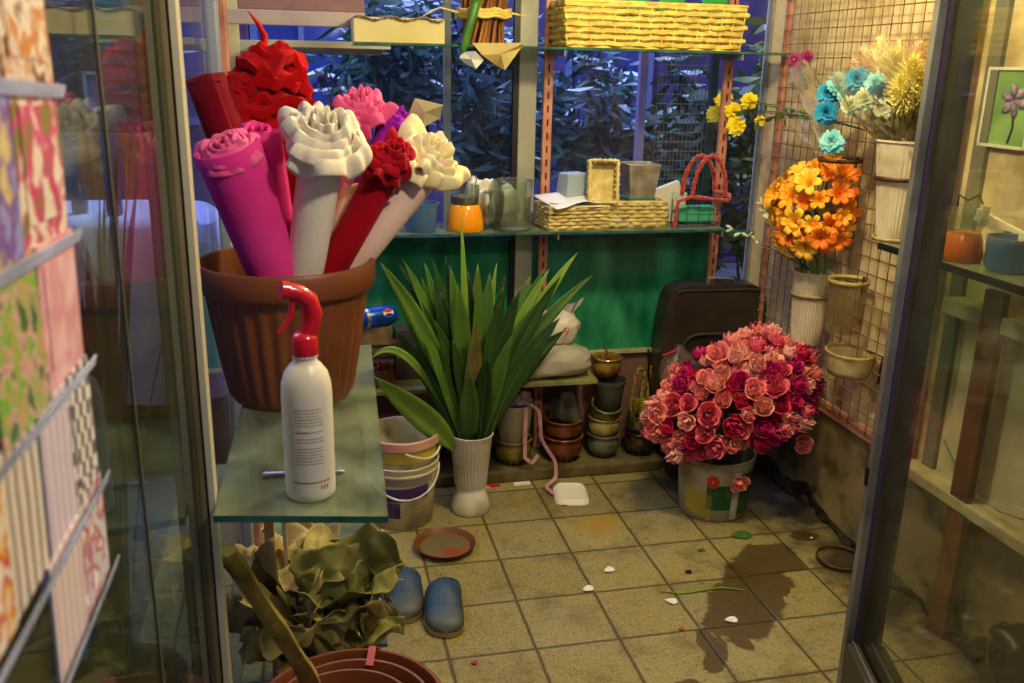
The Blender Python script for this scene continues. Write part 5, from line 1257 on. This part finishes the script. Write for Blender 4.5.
while len(P_) < 44:
    d = Vector((ro.gauss(0, 1), ro.gauss(0, 1), ro.gauss(0, 1))).normalized()
    if d.x > .45 or d.z < -.75: continue
    p = Vector((d.x*.085, d.y*.155, d.z*.125))
    p *= ro.uniform(.82, 1.12); p.z += .10*max(0, -d.y)*max(0, d.z)*.5; p.y -= .02
    if any((p-q).length < .038 for q in P_): continue
    P_.append(p)
    o = pr_[ro.choice([0, 0, 1, 1, 2] if d.y > -.2 else [0, 1, 2, 2])]
    k = pr_.index(o); dd = d + Vector((-.25, -.35, .05)); q = dd.normalized().to_track_quat('Z', 'Y').to_euler(); loc = ob+p+Vector((0, 0, .012)); lab = LOR[k]+' trumpet flower in the bunch in the smaller cone vase'
    if k not in seen: seen.add(k); tag(o, lab, 'flower', 'trumpet flowers, '+LOR[k], loc=loc, rot=q); o.scale = (1.05,)*3
    else: dup(o, loc, q, lab, 'trumpet flowers, '+LOR[k], ro.uniform(.8, 1.2))
b = B()
for i in range(46):
    a = ro.uniform(0, 6.28); p = ob+Vector((.045*cos(a), .075*sin(a), ro.uniform(-.10, .03))); leaf_shape(b, p, (cos(a)*.6-.3, sin(a)*.6, ro.uniform(-.3, .8)), .05, .009, .2, ro.uniform(0, 6))
for i in range(14):
    a = ro.uniform(0, 6.28); tube(b, [(c2.x+.02*cos(a), c2.y+.02*sin(a), c2.z+.08), (c2.x+.04*cos(a), c2.y+.05*sin(a), c2t.z+.01), (ob.x+.05*cos(a), ob.y+.07*sin(a), ob.z-.02)], .0025, 5)
tag(obj('flower_foliage', b, mat('fresh_green', (70, 108, 36), .5, 0, (104, 142, 56), 12)), 'green stems and leaves under the orange trumpet flowers', 'foliage', kind='stuff')
# white buds on stems leaning out to the left
for (px, py, dx, l) in ((733, 229, -.16, 'white tuberose spray leaning furthest left out of the orange bunch'), (762, 205, -.15, 'short white bud spray at the upper left of the orange bunch')):
    tip = atX(px, py, RX+dx); t = thing('tuberose_spray', l, 'flower', (c2.x, c2.y, c2t.z))
    b = B(); P = bez((0, 0, 0), (ob.x-c2.x-.05, ob.y-c2.y+.05, .05), tip-t.location, 12); tube(b, P, [.003*(1-.05*i) for i in range(13)], 6); obj('stem', b, M_st, t)
    for k in range(8):
        p = P[12-k//2]; b = B(); d = Vector((ro.uniform(-1, .2), ro.uniform(-.6, .6), ro.uniform(-.3, 1))).normalized()
        tube(b, [p, p+d*.012, p+d*.024, p+d*.034], [.002, .005, .0065, .001], 7); obj('bud', b, mat('white_bud', (232, 232, 205), .5, 0, (190, 205, 140), 30), t)
# bunch in the large cone: blue chrysanthemums, dried cream plumes, cellophane
fc = atX(893, 118, RX-.12)
M_bl = [mat('cyan_mum', (40, 160, 200), .6, 0, (20, 120, 175), 40), mat('ice_mum', (150, 214, 214), .6, 0, (90, 190, 205), 20), mat('pale_cream_mum', (226, 226, 180), .6, 0, (180, 214, 200), 16)]
NB = ['deep cyan', 'ice blue', 'cream and pale blue']
pb_ = [obj('chrysanthemum', mum(400+k, .036, 150, .6), M_bl[k], smooth=False) for k in range(3)]
for o in pb_:
    bs = B(); tube(bs, [(0, 0, 0), (0, 0, -.04), (.004, 0, -.08)], .003, 5); obj('stem', bs, M_st, o)
seen = set()
for (px, py, k, dx, lab) in ((828, 94, 0, -.20, 'deep cyan chrysanthemum, leftmost above the other cyan one'), (826, 113, 0, -.21, 'deep cyan chrysanthemum low at the left of the cellophane'), (858, 80, 0, -.20, 'deep cyan chrysanthemum at the top of the blue group'), (838, 84, 1, -.19, 'ice blue chrysanthemum between the cyan ones'),
                       (866, 100, 2, -.22, 'cream and pale blue chrysanthemum in the middle of the bunch'), (850, 106, 2, -.22, 'cream and pale blue chrysanthemum left of the middle one'), (878, 96, 0, -.19, 'deep cyan chrysanthemum at the right of the blue group'), (876, 84, 1, -.18, 'ice blue chrysanthemum below the pale plumes'), (884, 110, 2, -.2, 'cream and pale blue chrysanthemum lowest right'),
                       (832, 142, 1, -.23, 'ice blue chrysanthemum hanging lowest at the cellophane tip'), (848, 95, 1, -.20, 'ice blue chrysanthemum in the centre left of the bunch')):
    p = atX(px, py, RX+dx); q = Vector((-.6, -.75, .25)).lerp(Vector((ro.uniform(-1, 1), -.5, ro.uniform(-.6, 1))), .35).to_track_quat('Z', 'Y').to_euler()
    if k not in seen: seen.add(k); tag(pb_[k], lab, 'flower', 'blue chrysanthemums in the cellophane', loc=p, rot=q)
    else: dup(pb_[k], p, q, lab, 'blue chrysanthemums in the cellophane', ro.uniform(.8, 1.1))
def plume(seed, l, w, m, lab, loc, d):
    t = thing('dried_plume', lab, 'dried flower', loc, 0, 'dried plumes in the large cone vase'); rnd = random.Random(seed); d = Vector(d).normalized()
    b = B(); tube(b, [-d*.12, d*0, d*l*.9], [.003, .002, .001], 5); obj('stem', b, mat('dry_stalk', (170, 148, 84), .7), t)
    b = B()
    for i in range(520):
        s = rnd.random(); k = w*math.sin(pi*min(1, .12+s*.82)); dv = Vector((rnd.gauss(0, 1), rnd.gauss(0, 1), rnd.gauss(0, 1))).normalized()
        p0 = d*l*s; p1 = p0+dv*k*.9+d*.02; sd = dv.cross(d).normalized()*.0011
        m_ = p0.lerp(p1, .5)+Vector((0, 0, .004)); v = [b.verts.new(x) for x in (p0-sd, p0+sd, m_+sd*1.2, m_-sd*1.2, p1)]
        b.faces.new(v[:4]); b.faces.new((v[3], v[2], v[4]))
    obj('plume_head', b, m, t, smooth=False); return t
M_plm = [mat('cream_plume', (250, 234, 184), .8, 0, (238, 214, 150), 20), mat('yellow_plume', (238, 226, 130), .8, 0, (216, 200, 100), 20), mat('pink_plume', (244, 214, 180), .8, 0, (230, 190, 150), 20)]
for i, (px, py, k, dx, sz) in enumerate(((870, 66, 2, -.14, 1.0), (884, 60, 0, -.12, 1.1), (900, 66, 0, -.12, 1.1), (914, 72, 0, -.11, 1.1), (895, 78, 1, -.17, 1.2), (910, 86, 1, -.17, 1.2), (880, 74, 0, -.15, 1.1), (922, 92, 1, -.14, 1.0), (902, 96, 1, -.19, 1.0), (860, 72, 2, -.13, .9), (918, 60, 2, -.10, .9))):
    p = atX(px, py, RX+dx); d = (p-Vector((c1.x, c1.y, c1t.z-.05))).normalized(); plume(500+i, .10*sz, .062*sz, M_plm[k], ['cream fluffy dried plume above the large cone vase', 'yellowish fluffy dried plume right of the blue chrysanthemums', 'pinkish dried plume at the top of the large cone vase'][k], p-d*.06, d)
b = B()
for i in range(120):
    a = ro.uniform(0, 6.28); r = ro.uniform(.02, .085); p = Vector((c1.x+r*cos(a)-.01, c1.y+r*sin(a), c1t.z+ro.uniform(-.01, .10))); leaf_shape(b, p, (cos(a)*.6, sin(a)*.6, ro.uniform(.1, 1.3)), .055, .008, .2, ro.uniform(0, 6))
tag(obj('dry_foliage', b, mat('olive_dry_foliage', (96, 92, 48), .7, 0, (140, 122, 66), 14)), 'olive dried foliage filling the mouth of the large cone vase', 'foliage', kind='stuff')
# cellophane cones round the bunch and a loose one left of it
def cello(lab, apex, mouth, r0, r1, seed, open_=pi*1.5, a0=0):
    apex, mouth = Vector(apex), Vector(mouth); d = mouth-apex; q = d.to_track_quat('Z', 'Y'); t_ = d.length
    b = B()
    def f(u, v):
        a = a0+open_*u; n = nzv((cos(a)*2, sin(a)*2, v*2.5), 1, seed); n2 = nzv((cos(a)*5, sin(a)*5, v*5), 1, seed+2)
        r = lerp(r0, r1, v)*(1+.22*n.x+.10*n2.x); return q @ Vector((r*cos(a), r*sin(a), t_*v*(1+.12*n.y*v)))
    grid(b, f, 54, 20); return tag(obj('cellophane_wrap', b, M_cello), lab, 'cellophane', loc=apex)
cello('clear cellophane sleeve around the blue and dried flowers of the large cone vase', (c1.x-.02, c1.y+.01, c1t.z-.01), atX(872, 55, RX-.20), .05, .125, 3, 2*pi)
cello('loose cellophane cone sticking out left of the blue chrysanthemums', atX(822, 150, RX-.2), atX(795, 85, RX-.14), .03, .09, 7, pi*1.4, 1)
# magenta and yellow chrysanthemums on long stems
M_mg = mat('magenta_mum', (158, 20, 110), .6, 0, (120, 10, 84), 30); M_yl = mat('yellow_mum', (248, 226, 20), .6, 0, (236, 204, 10), 30)
src_ = Vector((c1.x-.03, c1.y+.05, c1t.z+.01))
def mumthing(px, py, dx, R, m, lab, grp, via=None):
    p = atX(px, py, RX+dx); t = thing('chrysanthemum', lab, 'flower', p, 0, grp); h = obj('flower_head', mum(int(px*7+py), R*1.4, 110, .6), m, t, smooth=False)
    oriented(h, (-.45, -.8, .3+.2*ro.uniform(-1, 1))); b = B(); lathe(b, [(.0, .004), (R*.25, .004), (R*.22, .010), (0, .012)], 12, cap=False); c_ = obj('eye', b, mat('mum_eye', (190, 190, 40), .6), t); c_.rotation_euler = h.rotation_euler
    b = B(); v = (Vector(via) if via is not None else (p+src_)/2+Vector((0, 0, .01)))-p; P = bez((0, 0, 0), v, src_-p, 14); tube(b, P, .0018, 5); s = obj('stem', b, M_st, t)
    for k in (3, 6, 9):
        b = B(); leaf_shape(b, P[k], (ro.uniform(-1, 1), ro.uniform(-1, 1), ro.uniform(-1, 0)), .04, .010, .3, ro.uniform(0, 6)); obj('leaf', b, M_st, t)
for (px, py, l) in ((794, 60, 'magenta chrysanthemum, left of the three at the top'), (807, 57, 'magenta chrysanthemum, upper right of the three'), (800, 67, 'magenta chrysanthemum, lowest of the three')): mumthing(px, py, -.10, .017, M_mg, l, 'magenta chrysanthemums', atX(815, 95, RX-.12))
for (px, py, dx, R, l) in ((724, 100, -.18, .026, 'yellow chrysanthemum, topmost of the yellow cluster'), (716, 114, -.19, .028, 'yellow chrysanthemum at the left of the yellow cluster'), (734, 112, -.18, .028, 'yellow chrysanthemum in the middle of the yellow cluster'), (736, 126, -.19, .027, 'yellow chrysanthemum lowest of the yellow cluster'),
                  (749, 101, -.16, .024, 'yellow chrysanthemum right of the cluster, beside the white frame'), (760, 121, -.15, .015, 'small yellow chrysanthemum apart from the cluster, over the white frame')): mumthing(px, py, dx, R, M_yl, l, 'yellow chrysanthemums', atX(790, 106, RX-.16))

# ------------------------------------------------------------------ framed glass partition at the right
L0 = atZ(836, 683); L0.z = 0
dn = Vector((.958, -.287, 0)); dd_ = Vector((-.287, -.958, 0)); Rz = Matrix(((dd_.x, dn.x, 0), (dd_.y, dn.y, 0), (0, 0, 1)))
def dbox(name, s0, s1, n0, n1, z0, z1, m, bev=0):
    b = B(); c = L0+dd_*((s0+s1)/2)+dn*((n0+n1)/2)+Vector((0, 0, (z0+z1)/2)); box(b, c, (s1-s0, n1-n0, z1-z0), Rz, bev); return struct(name, b, m, smooth=False)
M_alu2 = mat('dull_aluminium', (150, 150, 146), .38, .5, (120, 120, 116), 5, dirt=(80, 74, 60), dscale=8)
M_ddk = mat('dark_bronze_profile', (92, 84, 76), .45, .3, (70, 62, 54), 5, dirt=(50, 44, 30), dscale=9)
dbox('door_1', 0, .030, 0, .020, 0, 2.35, M_alu2, .002)
dbox('trim_21', -.002, .032, .020, .027, 0, 2.35, mat('violet_gasket', (70, 52, 92), .5))
dbox('trim_22', 0, .030, .027, .092, 0, 2.35, M_ddk, .002)
dbox('trim_23', .035, .95, .0, .032, 0, .15, M_ddk, .003); dbox('trim_24', .035, .95, .042, .098, 0, .15, M_ddk, .003)
dbox('trim_25', .035, .95, .012, .018, .15, .158, M_alu2); dbox('trim_26', .035, .95, .06, .066, .15, .158, M_alu2)
dbox('window_4', .035, .95, .0355, .0405, .12, 2.35, M_doorpane)
b = B(); c = L0+Vector((-.004, .0, .62)); box(b, c+dd_*.012, (.012, .006, .05), Rz, .002); tag(obj('door_latch', b, M_black, smooth=False), 'small dark latch on the edge of the aluminium door frame', 'latch')
c = L0+Vector((-.004, 0, .0)); b = B(); box(b, (0, 0, 0), (.012, .006, .045), None, .002)

# right wall beyond the mesh
b = B(); box(b, (RX-.005, -.935, 1.2), (.02, .05, 2.4)); struct('trim_27', b, mat('grey_strip', (130, 128, 112), .6, 0, (104, 102, 86), 6), smooth=False)
M_ledge = mat('cream_ledge', (200, 188, 140), .6, 0, (170, 156, 108), 6, dirt=(110, 96, 60), dscale=7)
b = B(); box(b, (RX-.03, -1.5, .955), (.07, 1.1, .045), bev=.004); struct('trim_28', b, M_ledge, smooth=False)
b = B(); box(b, (RX-.035, -1.45, .42), (.08, 1.15, .035), bev=.004); struct('trim_29', b, M_ledge, smooth=False)
b = B(); box(b, (RX-.006, -1.07, .68), (.012, .14, .50)); struct('trim_30', b, mat('pale_panel', (214, 206, 162), .6, 0, (196, 186, 140), 5), smooth=False)
b = B(); box(b, (RX-.006, -1.35, .68), (.012, .30, .50)); struct('trim_31', b, mat('pale_panel', (214, 206, 162), .6), smooth=False)
upright(RX-.06, -1.15, 0, 1.04, 'brown rusty slotted upright at the right wall behind the glass door', .07, pi/2, mat('rusty_brown_paint', (120, 74, 44), .6, 0, (88, 52, 30), 8, .2, dirt=(60, 40, 22), dscale=8))
gs = glass_shelf('glass_shelf', 'dark edged glass shelf added on the right wall for items reflected in the door glass', [(RX-.24, -1.60), (RX-.01, -1.60), (RX-.01, -.875), (RX-.24, -.875)], 1.115)  # added shelf, carries solid copies of things reflected in the door glass
b = B(); box(b, (0, 0, 0), (.008, .725, .018)); e_ = obj('dark_front_edge', b, M_black, gs, smooth=False); e_.location = (-.118, 0, 0)
jp = atX(962, 240, RX-.16)
t = thing('glass_jar', 'orange bellied jar standing in for the jar reflected in the door glass', 'jar', (RX-.16, jp.y, 1.12))  # solid jar modelled in place of a reflection in the glass
b = B(); lathe(b, [(.052, 0), (.056, .006), (.054, .03), (.05, .055), (.042, .075), (0, .078)], 36); obj('orange_bowl', b, mat('amber_glass', (190, 100, 20), .2, 0, (160, 80, 10), 5), t)
b = B(); lathe(b, [(.04, .075), (.055, .10), (.055, .14), (.052, .14), (.04, .08)], 36, cap=False); obj('clear_neck', b, M_clear, t)
b = B(); tube(b, [(-.03, 0, .14), (-.03, 0, .17), (.0, 0, .155), (.03, 0, .17), (.045, 0, .145)], .003, 6); obj('wire_top', b, M_black, t)
b = B(); lathe(b, [(.05, 0), (.056, .01), (.06, .085), (.056, .085), (.05, .012), (0, .012)], 32); tag(obj('plastic_tub', b, mat('blue_tub', (70, 105, 150), .35)), 'blue tub standing in for a reflection in the door glass, at the picture edge', 'tub', loc=(RX-.13, atX(1014, 235, RX-.13).y, 1.12))  # tub added where the glass reflects the waist high shelf
b = B(); R5 = Matrix.Rotation(.2, 3, 'X')
box(b, (0, 0, .09), (.012, .20, .035), R5, .004); box(b, (0, -.03, .045), (.012, .035, .09), None, .004); tag(obj('reflected_bracket', b, M_wplas, smooth=False), 'white bracket standing in for a white reflection in the door glass above the orange jar', 'bracket', loc=(RX-.08, jp.y-.04, 1.12))  # solid shape added for a white reflection in the glass
# picture with an iris
pp = atX(1008, 108, RX-.01)
t = thing('picture', 'white framed picture of a violet iris on green, at the upper right', 'picture', pp)
b = B(); 
for c, s in (((0, 0, .10), (.012, .17, .008)), ((0, 0, -.10), (.012, .17, .008)), ((0, -.085, 0), (.012, .008, .208)), ((0, .085, 0), (.012, .008, .208))): box(b, c, s)
obj('frame', b, mat('white_frame', (220, 220, 200), .5), t, smooth=False)
b = B(); box(b, (.002, 0, 0), (.004, .165, .195)); obj('print', b, mat('green_print', (90, 140, 80), .5, 0, (150, 185, 110), 6), t, smooth=False)
b = B()
for k in range(6):
    a = 2*pi*k/6+.3; leaf_shape(b, (-.003, -.02, .02), (0, cos(a), sin(a)), .05, .016, 0, 0)
for f_ in list(b.faces): pass
for v in b.verts: v.co.x = -.003 - .002*((v.co.y*60) % 1)
obj('painted_iris', b, mat('violet_print', (120, 90, 150), .6, 0, (190, 170, 200), 40), t, solid=.001)
b = B(); tube(b, [(-.002, -.02, .01), (-.002, -.03, -.05), (-.002, -.02, -.09)], .003, 5); obj('painted_stalk', b, mat('dark_print', (60, 60, 60), .6), t)
# cable and dark bag at the lower right
b = B(); P = [atX(x_, y_, RX-.05) for x_, y_ in ((944, 440), (958, 470), (975, 495), (1000, 512), (1024, 520), (1060, 520))]; Q = []
for i in range(len(P)-1): Q += [P[i].lerp(P[i+1], k/4) for k in range(4)]
tube(b, Q, .003, 6); tag(obj('cable', b, mat('grey_cable', (130, 126, 100), .5)), 'thin grey cable sagging along the wall behind the door glass', 'cable')
b = B(); crumple(b, (0, 0, 0), (.14, .12, .10), .3, 55, 22); q_ = atZ(1035, 690); tag(obj('dark_bag', b, mat('black_bag', (26, 24, 26), .4, 0, (44, 30, 28), 6, .5)), 'black bag on the floor at the lower right corner', 'bag', loc=(q_.x, q_.y, 0))
b = B(); lathe(b, [(.05, 0), (.058, .01), (.052, .05), (.035, .06), (0, .062)], 24); q_ = atZ(992, 641); tag(obj('glass_bowl', b, M_clear), 'small upturned glass bowl on the floor beside the brown upright', 'bowl', loc=(q_.x, q_.y, 0))

# ------------------------------------------------------------------ outside, seen through the panes
M_ground = mat('street_ground', (86, 84, 84), .8, 0, (66, 62, 66), 3)
b = B(); box(b, (-3.4, 1.0, -.03), (5.1, 9, .04)); struct('ground_left', b, M_ground, smooth=False)
b = B(); box(b, (1.5, 3.0, -.03), (6.5, 5.2, .04)); b2 = struct('ground_back', b, M_ground, smooth=False)
M_fac = mat('violet_render', (96, 78, 130), .8, 0, (78, 64, 112), 2, .2, dirt=(60, 46, 70), dscale=3)
t = thing('building', 'violet painted house wall across the lane behind the back window', 'building', (.6, 4.0, 0))
b = B(); box(b, (0, .1, 1.6), (5.0, .2, 3.2)); obj('wall', b, M_fac, t, smooth=False)
for i, x in enumerate((-1.15, 1.2)):
    b = B(); 
    for c, s in (((x, -.02, 2.05), (.7, .05, .05)), ((x, -.02, 1.15), (.7, .05, .05)), ((x-.33, -.02, 1.6), (.05, .05, .9)), ((x+.33, -.02, 1.6), (.05, .05, .9)), ((x, -.02, 1.6), (.04, .05, .9))): box(b, c, s)
    wf = obj('window_frame', b, mat('pale_blue_paint', (120, 136, 180), .5), t, smooth=False)
    b = B(); box(b, (x, -.004, 1.6), (.64, .01, .86)); obj('pane', b, mat('dusk_pane', (60, 76, 150), .1), wf, smooth=False)
def bush(label, c, s, n, m, name='shrub', seed=0, ln=.13, lw=.014, droop=True, group='shrubs outside the back window'):
    t = thing(name, label, 'shrub', (c[0], c[1], 0), 0, group); rnd = random.Random(seed); b = B(); bs = B()
    for k in range(max(8, n//30)):
        d = Vector((rnd.gauss(0, 1), rnd.gauss(0, 1), rnd.gauss(0, 1))).normalized()*rnd.random()**.4; h = Vector((d.x*s[0], d.y*s[1], c[2]+d.z*s[2]))
        tube(bs, [(rnd.uniform(-.03, .03), 0, 0), (h.x*.5, h.y*.5, h.z*.6), h], [.012, .007, .003], 5)
        for j in range(30):
            a = rnd.uniform(0, 6.28); e = rnd.uniform(-1.1, .35) if droop else rnd.uniform(-.5, 1.0); p = h+Vector((rnd.gauss(0, .03), rnd.gauss(0, .03), rnd.gauss(0, .05)))
            leaf_shape(b, p, (cos(a)*cos(e), sin(a)*cos(e), sin(e)), ln*rnd.uniform(.6, 1.2), lw*rnd.uniform(.7, 1.2), -.25, rnd.uniform(-.5, .5))
    obj('foliage', b, m, t); obj('branches', bs, mat('bark', (84, 62, 50), .8), t); return t
M_bush = mat('blue_green_leaf', (70, 112, 110), .35, 0, (44, 84, 92), 9); M_bush2 = mat('dusky_violet_leaf', (110, 56, 96), .5, 0, (76, 40, 84), 9); M_bush3 = mat('yellow_green_leaf', (110, 124, 52), .5, 0, (80, 100, 40), 9); M_bush4 = mat('dark_green_leaf', (40, 70, 40), .45, 0, (60, 92, 44), 9)
bush('blue green long leaved shrub outside, above the foam roses', (-.22, 1.05, 1.62), (.30, .25, .30), 1000, M_bush, seed=1)
bush('blue green long leaved shrub outside, left of the middle upright', (.28, 1.0, 1.42), (.26, .25, .45), 1300, M_bush, seed=2)
bush('blue green shrub outside, behind the square wicker basket', (.72, 1.1, 1.35), (.20, .22, .42), 1000, M_bush, seed=3)
bush('violet red shrub outside, low behind the clear vase', (.32, 1.5, 1.25), (.28, .2, .35), 500, M_bush2, seed=4, droop=False)
bush('dark green shrub outside, behind the red basket handle', (1.25, 1.0, 1.15), (.30, .25, .45), 1000, M_bush4, seed=5, lw=.02)
bush('yellow green shrub outside, at the narrow corner window', (1.62, .95, 1.25), (.25, .25, .75), 1000, M_bush3, seed=6, lw=.02)
bush('low dark shrub outside, below the wicker baskets', (.55, .8, .55), (.5, .2, .4), 700, M_bush4, seed=8)
# posts outside
for (px, yy, w_, m, l) in ((447, .75, .03, mat('cream_post', (170, 166, 120), .6), 'pale cream post outside, behind the leaves left of the middle upright'), (642, .70, .035, mat('lilac_post', (170, 150, 190), .6), 'lilac post outside, in the middle of the right hand pane'), (713, .60, .03, mat('dark_green_post', (20, 70, 40), .5), 'dark green post outside, left of the right slotted upright')):
    x = atY(px, 90, yy).x; b = B(); box(b, (0, 0, 1.1), (w_, w_, 2.2), bev=.004); lathe(b, [(w_*.9, 2.2), (w_*.5, 2.24), (0, 2.26)], 8); tag(obj('garden_post', b, m, smooth=False), l, 'post', loc=(x, yy, 0))
t = thing('wire_fence', 'fine wire grid outside, between the lilac and dark green posts', 'fence', (atY(682, 90, .66).x, .66, 1.2)); b = B()
for k in range(13): tube(b, [(-.11+.22*k/12, 0, -.2), (-.11+.22*k/12, 0, .6)], .0015, 4)
for k in range(20): tube(b, [(-.11, 0, -.2+.04*k), (.11, 0, -.2+.04*k)], .0015, 4)
obj('wire_grid', b, mat('pale_wire', (150, 150, 130), .4, .5), t)
# spiky plants outside the display pane
def spiky(label, c, h, n, seed, m, m2, spread=.30):
    t = thing('spiky_plant', label, 'plant', c, 0, 'spiky plants outside the left pane'); rnd = random.Random(seed)
    b = B(); lathe(b, [(.10, 0), (.14, .24), (.15, .24), (.15, .26), (.13, .26), (.11, .05), (0, .05)], 32); obj('plant_pot', b, mat('dark_tub', (38, 36, 44), .6), t)
    for q in range(2):
        b = B()
        for k in range(n//2):
            a = rnd.uniform(0, 6.28); r = spread*rnd.uniform(.1, 1); hh = h*rnd.uniform(.5, 1); P = bez((.03*cos(a), .03*sin(a), .2), (r*.35*cos(a), r*.35*sin(a), hh*.7), (r*cos(a), r*sin(a), hh), 8)
            V = []
            for i, p in enumerate(P): wv = .017*math.sin(pi*min(1, .25+i/8*.75))**.7; V.append((b.verts.new(p+Vector((-sin(a)*wv, cos(a)*wv, 0))), b.verts.new(p), b.verts.new(p+Vector((sin(a)*wv, -cos(a)*wv, 0)))))
            for A, C in zip(V, V[1:]): b.faces.new((A[0], A[1], C[1], C[0])); b.faces.new((A[1], A[2], C[2], C[1]))
        obj('leaves', b, (m, m2)[q], t, solid=.001)
spiky('tall dark spiky plant outside, nearest the cream post', (-1.04, -1.30, 0), 1.55, 26, 1, mat('plum_leaf', (84, 44, 70), .4, 0, (50, 58, 48), 8), mat('grey_green_leaf', (70, 96, 62), .4, 0, (90, 116, 80), 8), .22)
spiky('dark spiky plant outside, further left beside the card rack', (-1.32, -1.0, 0), 1.35, 24, 2, mat('plum_leaf', (84, 44, 70), .4), mat('grey_green_leaf', (70, 96, 62), .4), .25)
# lane to the left: house with shop awning, striped board, table with white cloth
t = thing('building', 'dusky red house with a teal shutter across the lane on the left', 'building', (-2.4, 3.4, 0))
b = B(); box(b, (0, .1, 1.5), (3.0, .2, 3.0)); obj('wall', b, mat('plum_brick', (112, 70, 96), .8, 0, (90, 54, 84), 6), t, smooth=False)
xc = atY(140, 60, 3.38).x+2.4; b = B(); box(b, (xc-.05, -.03, 1.55), (.42, .05, .85)); 
for k in range(9): box(b, (xc-.05, -.06, 1.18+.09*k), (.40, .012, .012))
obj('shutter', b, mat('teal_shutter', (30, 110, 130), .5), t, smooth=False)
xc = atY(98, 75, 3.38).x+2.4; b = B()
for c, s in (((xc, -.03, 1.48), (.16, .03, .02)), ((xc, -.03, 1.26), (.16, .03, .02)), ((xc-.08, -.03, 1.37), (.02, .03, .24)), ((xc+.08, -.03, 1.37), (.02, .03, .24)), ((xc, -.03, 1.37), (.015, .03, .24))): box(b, c, s)
wf = obj('window_frame', b, mat('white_sash', (190, 200, 220), .5), t, smooth=False)
b = B(); box(b, (xc, -.01, 1.37), (.15, .02, .22)); obj('pane', b, mat('lit_blue_pane', (110, 140, 200), .2), wf, smooth=False)
xs = atY(96, 105, 2.6).x
t = thing('striped_screen', 'orange and blue striped screen standing in the lane on the left', 'screen', (xs, 2.6, 0))
for i in range(6):
    b = B(); box(b, (-.30+.12*i, 0, .58), (.12, .03, 1.16)); obj('striped_panel', b, mat('orange_panel', (214, 130, 50), .6) if i % 2 == 0 else mat('blue_panel', (40, 100, 150), .6), t, smooth=False)
tb = atY(108, 170, .9)
t = thing('cloth_table', 'table under a white cloth outside the left pane', 'table', (tb.x, .9, 0))
b = B()
def cl(u, v):
    a = 2*pi*u; k = (abs(cos(a))**4+abs(sin(a))**4)**(-.25); x, y = .42*cos(a)*k, .30*sin(a)*k
    if v < .4: return Vector((x*v/.4, y*v/.4, .98))
    w_ = (v-.4)/.6; return Vector((x*(1+.10*w_+.05*w_*sin(a*14)), y*(1+.10*w_+.05*w_*sin(a*14)), .98-.75*w_))
grid(b, cl, 96, 14, True); bmesh.ops.remove_doubles(b, verts=b.verts, dist=.0005); obj('cloth', b, mat('lavender_cloth', (196, 196, 226), .8), t)
for sx_, sy_ in ((-1, -1), (1, -1), (-1, 1), (1, 1)):
    b = B(); box(b, (sx_*.34, sy_*.22, .48), (.04, .04, .96)); obj('leg', b, M_black, t, smooth=False)
for k, (dx, dy, l) in enumerate(((-.1, -.1, 'small blue bottle, left one on the white table outside'), (.04, -.16, 'small blue bottle, right one on the white table outside'))):
    b = B(); lathe(b, [(.03, 0), (.032, .01), (.03, .09), (.012, .12), (.012, .15), (0, .151)], 20); tag(obj('bottle', b, mat('blue_bottle', (40, 60, 120), .2)), l, 'bottle', loc=(tb.x+dx, .9+dy, .985))
